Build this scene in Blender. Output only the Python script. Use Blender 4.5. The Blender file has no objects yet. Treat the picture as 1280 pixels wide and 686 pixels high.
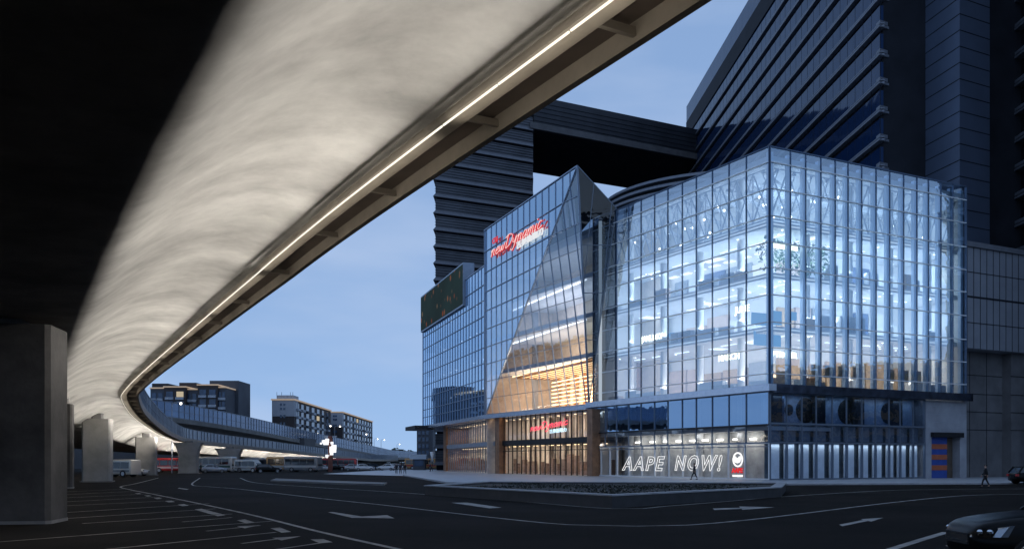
import bpy, bmesh, math, random
from mathutils import Vector, Matrix
R = math.radians
random.seed(7)
scene = bpy.context.scene
col = scene.collection

# ------------------------------------------------------------------ camera, sky, sun, exposure
F, HZ, CH = 1180.0, 577.0, 1.9            # focal length in pixels, horizon row, eye height
cam_d = bpy.data.cameras.new('camera')
cam = bpy.data.objects.new('camera', cam_d); col.objects.link(cam)
cam.location = (0, 0, CH); cam.rotation_euler = (R(90), 0, 0)
cam_d.sensor_width = 36; cam_d.lens = 36 * F / 1280
cam_d.shift_y = (HZ - 343) / 1280
cam_d.clip_start = 0.1; cam_d.clip_end = 6000
scene.camera = cam

SUN_EL, SUN_ROT = R(15.0), R(200)
world = bpy.data.worlds.new('World'); scene.world = world; world.use_nodes = True
nt = world.node_tree; nt.nodes.clear()
sky = nt.nodes.new('ShaderNodeTexSky'); sky.sky_type = 'NISHITA'; sky.sun_disc = False
sky.sun_elevation = SUN_EL; sky.sun_rotation = SUN_ROT
sky.altitude = 200; sky.air_density = 1.0; sky.dust_density = 0.0; sky.ozone_density = 10.0
bg = nt.nodes.new('ShaderNodeBackground'); bg.inputs['Strength'].default_value = 0.1
wo = nt.nodes.new('ShaderNodeOutputWorld')
tcw = nt.nodes.new('ShaderNodeTexCoord'); va = nt.nodes.new('ShaderNodeVectorMath'); va.operation = 'ADD'; va.inputs[1].default_value = (0, 0, .15)
vn = nt.nodes.new('ShaderNodeVectorMath'); vn.operation = 'NORMALIZE'
nt.links.new(tcw.outputs['Generated'], va.inputs[0]); nt.links.new(va.outputs[0], vn.inputs[0]); nt.links.new(vn.outputs[0], sky.inputs[0])
def vmul(c):
    n = nt.nodes.new('ShaderNodeMixRGB'); n.blend_type = 'MULTIPLY'; n.inputs[0].default_value = 1; n.inputs[2].default_value = (*c, 1); return n
m1 = vmul((.1, .1, .1)); gm = nt.nodes.new('ShaderNodeGamma'); gm.inputs[1].default_value = .3; m2 = vmul((8.0, 8.0, 9.5))   # dusk sky: flattened gradient
nt.links.new(sky.outputs[0], m1.inputs[1]); nt.links.new(m1.outputs[0], gm.inputs[0]); nt.links.new(gm.outputs[0], m2.inputs[1])
mpw = nt.nodes.new('ShaderNodeMapping'); mpw.inputs['Scale'].default_value = (2.2, 2.2, 9); ncl = nt.nodes.new('ShaderNodeTexNoise'); ncl.inputs['Scale'].default_value = 1.4; ncl.inputs['Detail'].default_value = 5
rcl = nt.nodes.new('ShaderNodeValToRGB'); rcl.color_ramp.elements[0].position = .42; rcl.color_ramp.elements[0].color = (0, 0, 0, 1); rcl.color_ramp.elements[1].position = .75; rcl.color_ramp.elements[1].color = (.6, .6, .6, 1)
mcl = nt.nodes.new('ShaderNodeMixRGB'); mcl.inputs[2].default_value = (4.9, 6.1, 8.4, 1)   # thin dusk cloud
nt.links.new(tcw.outputs['Generated'], mpw.inputs[0]); nt.links.new(mpw.outputs[0], ncl.inputs[0]); nt.links.new(ncl.outputs[0], rcl.inputs[0])
nt.links.new(rcl.outputs[0], mcl.inputs[0]); nt.links.new(m2.outputs[0], mcl.inputs[1]); nt.links.new(mcl.outputs[0], bg.inputs[0])
nt.links.new(bg.outputs[0], wo.inputs[0])

sl = bpy.data.lights.new('sun', 'SUN'); sl.energy = 0.03; sl.angle = R(12); sl.color = (1, .9, .78)
so = bpy.data.objects.new('sun', sl); col.objects.link(so)
sd = Vector((math.sin(SUN_ROT) * math.cos(SUN_EL), math.cos(SUN_ROT) * math.cos(SUN_EL), math.sin(SUN_EL)))
so.rotation_euler = (-sd).to_track_quat('-Z', 'Y').to_euler(); so.location = (0, -40, 60)

vs = scene.view_settings
vs.view_transform = 'Standard'; vs.look = 'None'; vs.exposure = 0.0; vs.gamma = 1.0; vs.use_curve_mapping = False
scene.render.engine = 'CYCLES'
cy = scene.cycles
cy.use_denoising = True; cy.max_bounces = 7; cy.diffuse_bounces = 3; cy.glossy_bounces = 4
cy.transmission_bounces = 2; cy.transparent_max_bounces = 14; cy.sample_clamp_indirect = 4.0
cy.caustics_reflective = False; cy.caustics_refractive = False

# ------------------------------------------------------------------ helpers
def V(*a): return Vector(a)
def X_(px, Y): return (px - 640) / F * Y
def Z_(py, Y): return CH + (HZ - py) / F * Y
def G(px, py, z=0.0):
    Y = F * (CH - z) / (py - HZ)
    return V((px - 640) / F * Y, Y, z)

MATS = {}
def mat(name, c, rough=.6, metal=0.0, var=.12, scale=1.5, bump=0.0, bscale=20, spec=.5, emit=None, es=0.0, coord='Object'):
    if name in MATS: return MATS[name]
    m = bpy.data.materials.new(name); m.use_nodes = True
    n = m.node_tree.nodes; l = m.node_tree.links
    p = n['Principled BSDF']
    p.inputs['Base Color'].default_value = (*c, 1); p.inputs['Roughness'].default_value = rough
    p.inputs['Metallic'].default_value = metal; p.inputs['Specular IOR Level'].default_value = spec
    tc = n.new('ShaderNodeTexCoord')
    if var:
        t = n.new('ShaderNodeTexNoise'); t.inputs['Scale'].default_value = scale
        t.inputs['Detail'].default_value = 6; t.inputs['Roughness'].default_value = .62
        l.new(tc.outputs[coord], t.inputs['Vector'])
        r = n.new('ShaderNodeValToRGB')
        r.color_ramp.elements[0].position = .3; r.color_ramp.elements[1].position = .7
        r.color_ramp.elements[0].color = (*[x * (1 - var) for x in c], 1)
        r.color_ramp.elements[1].color = (*[min(1, x * (1 + var)) for x in c], 1)
        l.new(t.outputs['Fac'], r.inputs[0]); l.new(r.outputs[0], p.inputs['Base Color'])
    if bump:
        t2 = n.new('ShaderNodeTexNoise'); t2.inputs['Scale'].default_value = bscale; t2.inputs['Detail'].default_value = 4
        l.new(tc.outputs[coord], t2.inputs['Vector'])
        b = n.new('ShaderNodeBump'); b.inputs['Strength'].default_value = bump; b.inputs['Distance'].default_value = .05
        l.new(t2.outputs['Fac'], b.inputs['Height']); l.new(b.outputs[0], p.inputs['Normal'])
    if emit:
        p.inputs['Emission Color'].default_value = (*emit, 1); p.inputs['Emission Strength'].default_value = es
    MATS[name] = m; return m

def glow(name, c, s):
    if name in MATS: return MATS[name]
    m = bpy.data.materials.new(name); m.use_nodes = True
    n = m.node_tree.nodes; n.clear()
    e = n.new('ShaderNodeEmission'); e.inputs[0].default_value = (*c, 1); e.inputs[1].default_value = s
    o = n.new('ShaderNodeOutputMaterial'); m.node_tree.links.new(e.outputs[0], o.inputs[0])
    MATS[name] = m; return m

def glass(name, tint, base, k, refl=(1, 1, 1), wav=.015, rough=.01):
    """architectural pane: part clear, part mirror (Fresnel + coating)"""
    if name in MATS: return MATS[name]
    m = bpy.data.materials.new(name); m.use_nodes = True
    n = m.node_tree.nodes; l = m.node_tree.links; n.clear()
    t = n.new('ShaderNodeBsdfTransparent'); t.inputs[0].default_value = (*tint, 1)
    g = n.new('ShaderNodeBsdfGlossy'); g.inputs['Color'].default_value = (*refl, 1); g.inputs['Roughness'].default_value = rough
    lw = n.new('ShaderNodeLayerWeight'); fr = n.new('ShaderNodeMath'); fr.operation = 'POWER'; fr.inputs[1].default_value = 4.0
    l.new(lw.outputs['Facing'], fr.inputs[0])
    ma = n.new('ShaderNodeMath'); ma.operation = 'MULTIPLY_ADD'; ma.use_clamp = True
    ma.inputs[1].default_value = k; ma.inputs[2].default_value = base
    tc = n.new('ShaderNodeTexCoord'); no = n.new('ShaderNodeTexNoise'); no.inputs['Scale'].default_value = .7
    no.inputs['Detail'].default_value = 2
    b = n.new('ShaderNodeBump'); b.inputs['Strength'].default_value = 1; b.inputs['Distance'].default_value = wav
    mx = n.new('ShaderNodeMixShader'); o = n.new('ShaderNodeOutputMaterial')
    l.new(tc.outputs['Object'], no.inputs['Vector']); l.new(no.outputs['Fac'], b.inputs['Height'])
    l.new(b.outputs[0], g.inputs['Normal'])
    l.new(fr.outputs[0], ma.inputs[0]); l.new(ma.outputs[0], mx.inputs[0])
    l.new(t.outputs[0], mx.inputs[1]); l.new(g.outputs[0], mx.inputs[2]); l.new(mx.outputs[0], o.inputs[0])
    MATS[name] = m; return m

WL = {}                                     # world base of every empty / top-level mesh
class MB:
    def __init__(s): s.v = []; s.f = []
    def face(s, pts):
        i = len(s.v); s.v += [Vector(p) for p in pts]; s.f.append(tuple(range(i, i + len(pts))))
    def hexa(s, b, t):                      # bottom and top quads (matching order)
        i = len(s.v); s.v += [Vector(p) for p in b] + [Vector(p) for p in t]; n = len(b)
        s.f.append(tuple(reversed(range(i, i + n)))); s.f.append(tuple(range(i + n, i + 2 * n)))
        for k in range(n):
            j = (k + 1) % n; s.f.append((i + k, i + j, i + n + j, i + n + k))
    def prism(s, poly, z0, z1): s.hexa([(p[0], p[1], z0) for p in poly], [(p[0], p[1], z1) for p in poly])
    def box(s, x0, x1, y0, y1, z0, z1): s.prism([(x0, y0), (x1, y0), (x1, y1), (x0, y1)], z0, z1)
    def obox(s, o, ux, uy, a0, a1, b0, b1, z0, z1):   # box in an oblique horizontal frame
        P = lambda a, b: (o[0] + ux[0] * a + uy[0] * b, o[1] + ux[1] * a + uy[1] * b)
        s.prism([P(a0, b0), P(a1, b0), P(a1, b1), P(a0, b1)], z0, z1)
    def bar(s, p, q, w, d, n):              # rectangular bar, w in plane, d along n (outwards from the line both ways)
        p = Vector(p); q = Vector(q); t = (q - p)
        if t.length < 1e-4: return
        t.normalize(); n = Vector(n); n = (n - t * n.dot(t)).normalized(); b = t.cross(n)
        c = lambda o: [o + b * w / 2 + n * d / 2, o - b * w / 2 + n * d / 2, o - b * w / 2 - n * d / 2, o + b * w / 2 - n * d / 2]
        s.hexa(c(p), c(q))
    def tube(s, pts, r, k=8, cap=True):
        pts = [Vector(p) for p in pts]; rs = r if isinstance(r, (list, tuple)) else [r] * len(pts)
        i0 = len(s.v); up = Vector((0, 0, 1))
        for i, p in enumerate(pts):
            t = (pts[min(i + 1, len(pts) - 1)] - pts[max(i - 1, 0)]).normalized()
            a = up if abs(t.dot(up)) < .95 else Vector((1, 0, 0))
            x = t.cross(a).normalized(); y = x.cross(t)
            for j in range(k):
                an = 2 * math.pi * j / k; s.v.append(p + (x * math.cos(an) + y * math.sin(an)) * rs[i])
        for i in range(len(pts) - 1):
            for j in range(k):
                a = i0 + i * k + j; b = i0 + i * k + (j + 1) % k; s.f.append((a, b, b + k, a + k))
        if cap:
            s.f.append(tuple(reversed(range(i0, i0 + k)))); e = i0 + (len(pts) - 1) * k; s.f.append(tuple(range(e, e + k)))
    def ball(s, c, r, k=8, sq=(1, 1, 1)):
        i0 = len(s.v); c = Vector(c); m = k // 2
        for i in range(m + 1):
            th = math.pi * i / m
            for j in range(k):
                ph = 2 * math.pi * j / k
                s.v.append(c + Vector((r * sq[0] * math.sin(th) * math.cos(ph), r * sq[1] * math.sin(th) * math.sin(ph), r * sq[2] * math.cos(th))))
        for i in range(m):
            for j in range(k):
                a = i0 + i * k + j; b = i0 + i * k + (j + 1) % k; s.f.append((a, b, b + k, a + k))
    def build(s, name, m, parent=None, smooth=False, local=False, bevel=0, sub=0, weld=False):
        me = bpy.data.meshes.new(name)
        vs_ = s.v
        if parent is not None:
            w = Vector() if local else WL.get(parent.name, Vector())
            base = Vector()
        elif local: w = Vector(); base = Vector()
        else:
            lo = Vector([min(v[i] for v in vs_) for i in range(3)]); hi = Vector([max(v[i] for v in vs_) for i in range(3)])
            w = Vector(((lo.x + hi.x) / 2, (lo.y + hi.y) / 2, lo.z)); base = w
        me.from_pydata([v - w for v in vs_], [], s.f); me.update()
        bm = bmesh.new(); bm.from_mesh(me)
        if weld: bmesh.ops.remove_doubles(bm, verts=bm.verts, dist=1e-4)
        bmesh.ops.recalc_face_normals(bm, faces=bm.faces); bm.to_mesh(me); bm.free()
        me.materials.append(m)
        if smooth:
            for p in me.polygons: p.use_smooth = True
        o = bpy.data.objects.new(name, me); col.objects.link(o)
        if parent is not None: o.parent = parent; WL[o.name] = w
        else: o.location = base; WL[o.name] = w
        if bevel:
            b = o.modifiers.new('bevel', 'BEVEL'); b.width = bevel; b.segments = 2; b.limit_method = 'ANGLE'
        if sub:
            b = o.modifiers.new('sub', 'SUBSURF'); b.levels = sub; b.render_levels = sub
        return o

def tag(o, label=None, cat=None, group=None, kind=None):
    if label: o['label'] = label
    if cat: o['category'] = cat
    if group: o['group'] = group
    if kind: o['kind'] = kind
    return o
def thing(name, label, cat, loc=(0, 0, 0), rz=0, group=None):
    o = bpy.data.objects.new(name, None); col.objects.link(o)
    o.location = loc; o.rotation_euler = (0, 0, rz); o.empty_display_size = .3
    WL[o.name] = Vector(loc); return tag(o, label, cat, group)
def copy_tree(o, parent=None):
    c = o.copy(); col.objects.link(c)
    if parent is not None: c.parent = parent
    for ch in list(o.children): copy_tree(ch, c)
    return c
def struct(o): o['kind'] = 'structure'; return o

def area(name, loc, d, sx, sy, e, c, spread=180, xaxis=None):
    L = bpy.data.lights.new(name, 'AREA'); L.shape = 'RECTANGLE'; L.size = sx; L.size_y = sy; L.energy = e; L.color = c
    L.spread = R(spread)
    o = bpy.data.objects.new(name, L); col.objects.link(o); o.location = loc
    z = -Vector(d).normalized()
    x = Vector(xaxis) if xaxis is not None else V(1, 0, 0)
    x = (x - z * x.dot(z)).normalized(); y = z.cross(x)
    o.rotation_euler = Matrix((x, y, z)).transposed().to_euler()
    return o

def text(name, s, size, m, origin, r, up, parent=None, ext=.03, shear=0.0, outline=0.0, bold=0.0, align='LEFT', space=1.0, hs=1.0):
    c = bpy.data.curves.new(name, 'FONT'); c.body = s; c.size = size; c.shear = shear; c.align_x = align
    c.space_character = space
    if outline: c.fill_mode = 'NONE'; c.offset = bold; c.bevel_depth = outline; c.bevel_resolution = 1; c.extrude = 0
    else: c.extrude = ext; c.offset = bold
    c.resolution_u = 3
    t = bpy.data.objects.new(name, c); col.objects.link(t)
    dg = bpy.context.evaluated_depsgraph_get()
    me = bpy.data.meshes.new_from_object(t.evaluated_get(dg))
    bpy.data.objects.remove(t)
    r = Vector(r).normalized(); up = Vector(up).normalized(); n = r.cross(up)
    M = Matrix((r, up, n)).transposed().to_4x4()
    me.transform(M @ Matrix.Diagonal((1, hs, 1, 1))); me.materials.clear(); me.materials.append(m)
    o = bpy.data.objects.new(name, me); col.objects.link(o)
    if parent is not None:
        o.parent = parent; o.location = Vector(origin) - WL[parent.name]
    else: o.location = origin
    WL[o.name] = Vector(origin)
    return o

def crom(P, step):                          # Catmull-Rom through P, resampled
    out = []
    Q = [P[0] * 2 - P[1]] + P + [P[-1] * 2 - P[-2]]
    for i in range(1, len(Q) - 2):
        a, b, c, d = Q[i - 1:i + 3]
        n = max(1, int((c - b).length / step))
        for k in range(n):
            t = k / n
            out.append(.5 * ((2 * b) + (c - a) * t + (2 * a - 5 * b + 4 * c - d) * t * t + (3 * b - a - 3 * c + d) * t ** 3))
    out.append(P[-1].copy()); return out

# ------------------------------------------------------------------ materials
M_asphalt = mat('asphalt', (.0105, .0088, .0076), .88, var=.65, scale=.14, bump=.25, bscale=60, spec=.06)
M_paint = mat('road_paint', (.32, .3, .275), .8, var=.5, scale=1.3, spec=.1)
M_paving = mat('plaza_paving', (.36, .37, .39), .45, var=.2, scale=.6, bump=.1, bscale=8)
M_kerb = mat('kerb_stone', (.3, .3, .31), .7, var=.2)
M_conc = mat('plain_concrete', (.25, .24, .225), .8, var=.25, scale=.5, bump=.2, bscale=6)
M_conc_d = mat('dark_concrete', (.16, .155, .15), .85, var=.3, scale=.4, bump=.2, bscale=5)
M_beam = mat('edge_beam_concrete', (.42, .38, .33), .75, var=.18, scale=.8, bump=.15, bscale=8)
M_gutter = mat('brown_gutter', (.16, .13, .115), .6, var=.25, scale=.7)
M_mull = mat('grey_mullion', (.18, .22, .28), .35, .6, var=.05)
M_mulld = mat('blue_black_mullion', (.08, .12, .19), .35, .5, var=.05)
M_mullc = mat('blue_grey_mullion', (.3, .38, .5), .35, .5, var=.05)
M_mull_w = mat('white_transom', (.8, .84, .88), .45, .0, var=.05)
M_white = mat('white_plaster', (.78, .79, .8), .6, var=.04)
M_slab = mat('pale_slab', (.72, .74, .77), .6, var=.08)
M_wood = mat('warm_timber', (.38, .2, .1), .5, var=.35, scale=.8)
M_brown = mat('brown_panel', (.2, .13, .1), .5, var=.3)
M_copper = mat('copper_cladding', (.3, .16, .09), .4, .35, var=.3, scale=1.2)
M_black = mat('black_metal', (.012, .013, .016), .45, .2, var=.2)
M_stone = mat('grey_stone', (.3, .31, .34), .6, var=.2, scale=.5, bump=.1, bscale=10)
M_glassA = glass('clear_facade_glass', (.80, .91, 1.0), .47, .8, refl=(.8, .94, 1.06))
M_glassB = glass('right_facade_glass', (.76, .9, 1.0), .42, .8, refl=(.76, .92, 1.06))
M_glassS = glass('crystal_side_glass', (.3, .37, .45), .05, .22)
M_glassL = glass('mirror_facade_glass', (.6, .78, 1.0), .62, .6, refl=(.66, .86, 1.05), wav=.004)
M_glassD = glass('dark_facade_glass', (.13, .17, .22), .10, 1.0)
M_glassLow = glass('tinted_facade_glass', (.25, .36, .5), .55, .8, refl=(.52, .76, 1.05), wav=.006)
M_glassShop = glass('shop_glass', (.92, .94, .96), .05, 1.0)

# ------------------------------------------------------------------ ground, plaza, markings
b = MB(); b.face([(-2500, -300, 0), (2500, -300, 0), (2500, 4000, 0), (-2500, 4000, 0)])
struct(b.build('ground', M_asphalt))
b = MB()   # paved forecourt in front of the mall
b.face([(-30, 235, .02), (-30, 150, .02), V(*G(505, 594.5)[:2], .02), V(*G(560, 604)[:2], .02), V(*G(760, 606.5)[:2], .02), V(*G(960, 606)[:2], .02), V(*G(1330, 604.5)[:2], .02), (130, 130, .02), (60, 235, .02)])
struct(b.build('plaza', M_paving))
b = MB()
kp = [G(505, 594.5), G(560, 604), G(760, 606.5), G(960, 606), G(1330, 604.5)]
for p, q in zip(kp[:-1], kp[1:]):
    b.bar(p + V(0, 0, .06), q + V(0, 0, .06), .12, .3, V(0, 1, 0)) if False else b.bar(p + V(0, 0, .06), q + V(0, 0, .06), .3, .14, V(0, 0, 1))
struct(b.build('kerb', M_kerb))

mk = MB()
def strip(pix, w, z=.008):
    pts = [G(*p) for p in pix]
    cp = crom(pts, 1.5) if len(pts) > 2 else pts
    for p, q in zip(cp[:-1], cp[1:]):
        t = (q - p).normalized(); n = V(-t.y, t.x, 0) * (w / 2)
        mk.face([(p + n) + V(0, 0, z), (p - n) + V(0, 0, z), (q - n) + V(0, 0, z), (q + n) + V(0, 0, z)])
def poly(pix, z=.008): mk.face([G(*p) + V(0, 0, z) for p in pix])
strip([(198, 597), (170, 604), (151, 608), (164, 612), (200, 619), (300, 640), (400, 664.5), (502, 687)], .17)
strip([(250, 597), (240, 605.3), (262, 608), (300, 611), (400, 622.5), (480, 631), (611, 646), (710, 655.5), (795, 657.3), (860, 656), (930, 650), (991, 643), (1122, 627), (1208, 619), (1290, 617)], .16)
strip([(300, 597), (320, 603), (400, 609), (480, 614), (620, 624), (765, 635.5), (830, 632.5), (900, 627), (1000, 619), (1132, 612), (1290, 610.5)], .16)
strip([(1113, 686.5), (1148, 675.5), (1183, 665)], .22)
# parking bays at the left and their arrow blocks
for a_, c_ in [((-40, 680), (340, 651)), ((132, 686.5), (345, 665)), ((103, 654), (290, 642)), ((79, 648), (270, 635.5)), ((79, 640.5), (262, 629)),
             ((79, 632), (232, 624.5)), ((79, 627), (215, 620)), ((79, 622), (200, 616.3)), ((79, 618), (180, 613)), ((79, 614.5), (165, 610.6)),
             ((302, 679), (350, 673)), ((258, 663.5), (325, 656.5)), ((228, 652), (290, 646.5)), ((345, 686.5), (400, 678.5))]:
    strip([a_, c_], .11)
for p in [[(338, 660), (350, 659), (364, 664.5), (352, 665.5)], [(296, 650), (306, 648.8), (319, 652.8), (308, 654)],
          [(243, 636.5), (252, 635.5), (282, 643.5), (272, 644.8)], [(388, 674), (404, 673.5), (416, 677.5), (400, 678.8)],
          [(340, 672), (376, 670), (352, 675.2)], [(296, 657.5), (324, 656.3), (306, 660)],
          [(222, 630.4), (230, 629.6), (236, 631.5), (228, 632.4)], [(206, 626), (214, 625.4), (219, 627), (211, 627.6)],
          [(192, 622), (199, 621.5), (203, 622.9), (196, 623.4)], [(180, 619), (186, 618.6), (190, 619.7), (184, 620.2)], [(168, 616.2), (174, 615.9), (177, 616.8), (172, 617.1)],
          # lane arrows
          [(410, 640), (416, 639.6), (452, 645.2), (484, 643.6), (493, 647.5), (440, 646.8)],
          [(564, 628), (584, 627.8), (627, 634), (612, 635)],
          [(891, 635.2), (925, 634.2), (924, 632.6), (968, 633.8), (928, 636.8), (927, 635.6), (893, 637)],
          [(1049, 655.5), (1079, 649.6), (1076, 648.6), (1104, 646.8), (1089, 651.6), (1085, 650.8), (1053, 657.4)],
          [(222, 610), (224, 609.3), (236, 611), (233, 611.8)]]:
    poly(p)
struct(mk.build('road_marking', M_paint))

# ------------------------------------------------------------------ the overpass
def deckZ(Y):                              # height of the underside at the outer edge
    dh = 6.0 if Y < 20 else 6.0 - .018 * (Y - 20) * min(1, (Y - 20) / 10)
    return CH + max(dh, .3)
EP = [V(31.2, -40, 0), V(9.29, 0, 0), V(2.58, 12.27, 0), V(-1.6, 19.9, 0), V(-10.9, 37.4, 0), V(-24.9, 64.5, 0), V(-30.7, 77.8, 0),
      V(-39.9, 104.6, 0), V(-52, 145.7, 0), V(-56.8, 172, 0), V(-55.3, 222, 0), V(-51.4, 314, 0), V(-47, 390, 0)]
path = crom(EP, 1.2)
def frame(pth, i):
    t = (pth[min(i + 1, len(pth) - 1)] - pth[max(i - 1, 0)]); t.z = 0; t.normalize()
    return t, V(-t.y, t.x, 0)
def sweep(mb, prof, zf, pth, closed=False):
    i0 = len(mb.v); k = len(prof)
    for i, p in enumerate(pth):
        t, n = frame(pth, i); z = zf(p.y)
        for (u, v) in prof: mb.v.append(V(p.x + n.x * u, p.y + n.y * u, z + v))
    kk = k if closed else k - 1
    for i in range(len(pth) - 1):
        for j in range(kk):
            a = i0 + i * k + j; c = i0 + i * k + (j + 1) % k; mb.f.append((a, c, c + k, a + k))
def at(pth, zf, i, u, v):
    p = pth[i]; t, n = frame(pth, i); return V(p.x + n.x * u, p.y + n.y * u, zf(p.y) + v)

# soffit material: rough troweled concrete with stains
def soffit_mat():
    m = mat('troweled_soffit', (.53, .515, .485), .75, var=.34, scale=.42)
    n = m.node_tree.nodes; l = m.node_tree.links; p = n['Principled BSDF']
    tc = n.new('ShaderNodeTexCoord')
    h = None
    for sc_, st, di in [(.22, 1.0, .10), (1.1, 1.0, .010), (9, .6, .002)]:
        t = n.new('ShaderNodeTexNoise'); t.inputs['Scale'].default_value = sc_; t.inputs['Detail'].default_value = 3
        l.new(tc.outputs['Object'], t.inputs['Vector'])
        bu = n.new('ShaderNodeBump'); bu.inputs['Strength'].default_value = st; bu.inputs['Distance'].default_value = di
        l.new(t.outputs['Fac'], bu.inputs['Height'])
        if h: l.new(h.outputs[0], bu.inputs['Normal'])
        h = bu
    l.new(h.outputs[0], p.inputs['Normal']); return m
M_soffit = soffit_mat()
ov = thing('overpass', 'long curving concrete overpass sweeping overhead with light strips along its edge', 'overpass', (0, 20, 0))
b = MB(); sweep(b, [(1.25, .10), (1.6, .19), (2.2, .27), (2.8, .27), (3.35, .17), (3.9, -.02), (4.45, -.29), (4.92, -.60), (5.34, -.92), (5.66, -1.17), (5.9, -1.29), (6.2, -1.335), (6.8, -1.338),
                    (12, -1.34), (17, -1.3), (18.5, -1.1), (21, -.3), (24, .1), (24.3, .1)], deckZ, path)
b.build('soffit', M_soffit, ov, smooth=True)
b = MB(); sweep(b, [(0, -.02), (.16, -.04), (.2, .28), (.82, .28), (.86, -.02), (1.2, .0), (1.25, .10), (1.25, .9), (.1, .9), (0, .6)], deckZ, path, True)
b.build('edge_beam', M_beam, ov)
b = MB(); sweep(b, [(.2, .24), (.8, .24), (.8, .26), (.2, .26)], deckZ, path, True)
b.build('gutter', M_gutter, ov)
b = MB(); sweep(b, [(.1, .9), (24.3, .9), (24.3, .1), (24.35, 1.5), (.1, .95)], deckZ, path, True)
b.build('road_deck', M_conc_d, ov)
# noise barrier on the edge: posts and tinted panels
M_barrier = mat('barrier_panel', (.17, .21, .28), .3, .3, var=.25, scale=.15)
M_rail = mat('barrier_frame', (.3, .33, .38), .5, .4, var=.1)
b = MB(); sweep(b, [(.06, .62), (.10, .62), (.10, 2.3), (.06, 2.3)], deckZ, path, True); nb = b.build('noise_barrier', M_barrier, ov)
b = MB()
for v0, v1 in ((.6, .7), (1.4, 1.46), (2.28, 2.38)): sweep(b, [(.0, v0), (.14, v0), (.14, v1), (.0, v1)], deckZ, path, True)
for i in range(0, len(path), 2):
    p = at(path, deckZ, i, .05, .6); t, n = frame(path, i)
    b.bar(p, p + V(0, 0, 1.75), .09, .16, n)
b.build('barrier_frame', M_rail, nb)
# light strip segments (each a lamp) and brackets
M_led = glow('led_tube', (1.0, .93, .8), 1.3)
acc = 0; last = 0; seg = []
i = 0
while i < len(path) - 3:
    if path[i].y > 300: break
    j = i + 2; seg.append((i, j)); i = j
lamp_rng = random.Random(3)
for s_, (i, j) in enumerate(seg):
    if path[i].y < -22: continue
    p = at(path, deckZ, i, 1.26, -.12); q = at(path, deckZ, j, 1.26, -.12); d = (q - p)
    mb = MB(); mb.bar(p + d * .01, q - d * .01, .026, .026, V(0, 0, 1)); mb.build('light_strip', M_led, ov)
step = 3
for s_ in range(0, len(seg) - step + 1, step):
    i, j = seg[s_][0], seg[s_ + step - 1][1]
    if path[i].y < -30: continue
    c = at(path, deckZ, (i + j) // 2, 1.0, -.5); t, n = frame(path, (i + j) // 2)
    L = (path[j] - path[i]).length
    y = path[i].y
    e = (23 if y < 110 else 42) * L * lamp_rng.uniform(.85, 1.2)
    area('strip_spill', at(path, deckZ, (i + j) // 2, 1.22, -.3), -n + V(0, 0, 1.0), L * .9, .1, 1.0 * L, (1.0, .9, .75), 150, t)
    area('strip_light', c, n * 1.0 + V(0, 0, -.15), L * 1.0, .12, e, (1.0, .945, .87), 138, t)
for i in range(6, len(path), 4):
    if path[i].y > 110: break
    p = at(path, deckZ, i, .12, .1); q = at(path, deckZ, i, .92, .12)
    mb = MB(); mb.bar(p, q, .09, .12, V(0, 0, 1)); mb.bar(q, q + V(0, 0, .2), .09, .1, V(1, 0, 0)); mb.build('bracket', M_beam, ov)

# piers
M_conc_shaded = mat('shaded_pier_concrete', (.045, .042, .04), .85, var=.7, scale=.5, bump=.2, bscale=6)  # shade on the near piers put into the concrete colour, with blotchy stains
def pier(px, Y, w, d, ang, flare, label, hz=0.0):
    x = X_(px, Y); i = min(range(len(path)), key=lambda k: (path[k] - V(x, Y, 0)).length)
    top = deckZ(path[i].y) - 1.30 + hz
    o = thing('overpass_pier', label, 'pier', (x, Y, 0), R(ang), 'concrete piers under the overpass')
    mb = MB(); c = .14
    oct_ = lambda w, d, z: [(-w / 2 + c, -d / 2, z), (w / 2 - c, -d / 2, z), (w / 2, -d / 2 + c, z), (w / 2, d / 2 - c, z), (w / 2 - c, d / 2, z), (-w / 2 + c, d / 2, z), (-w / 2, d / 2 - c, z), (-w / 2, -d / 2 + c, z)]
    if flare:
        rings = [oct_(w, d, 0), oct_(w, d, top * .5), oct_(w * 1.08, d, top * .72), oct_(w * 1.3, d, top * .9), oct_(w * 1.55, d, top)]
    else: rings = [oct_(w, d, 0), oct_(w, d, top - .25)]
    for r0, r1 in zip(rings[:-1], rings[1:]): mb.hexa(r0, r1)
    mb.build('shaft', M_conc_shaded if Y < 70 else M_conc, o, local=True)
    mb = MB(); mb.hexa(oct_(w * .4, d * .5, top - .3), oct_(w * .4, d * .5, top + .3)); mb.build('bearing', M_conc_d, o, local=True)
    mb = MB(); mb.hexa(oct_(w + .04, d + .04, 0), oct_(w + .04, d + .04, .1)) if Y < 70 else mb.hexa(oct_(w + .3, d + .3, 0), oct_(w + .3, d + .3, .12)); mb.build('plinth', M_conc_d, o, local=True)
    return o
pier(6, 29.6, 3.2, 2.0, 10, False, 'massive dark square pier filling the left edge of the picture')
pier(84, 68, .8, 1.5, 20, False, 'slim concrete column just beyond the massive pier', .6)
pier(122, 90, 2.5, 2.0, 15, False, 'pale broad square pier standing left of the white van', .9)
pier(183, 134, 2.7, 2.4, 15, False, 'tall square pier between the white van and the red striped minibus', 1.1)
pier(236, 156, 3.0, 2.2, 10, True, 'flared pier between the red striped minibus and the white coach', .9)
pier(287, 185, 3.6, 2.2, 5, True, 'small flared pier right of the white coach', .9)
pier(60, 95, 2.6, 2.0, 15, False, 'dim square pier half hidden behind the massive pier')
pier(30, 66, 2.6, 2.0, 15, False, 'dark pier deep under the deck behind the massive pier')

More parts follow.
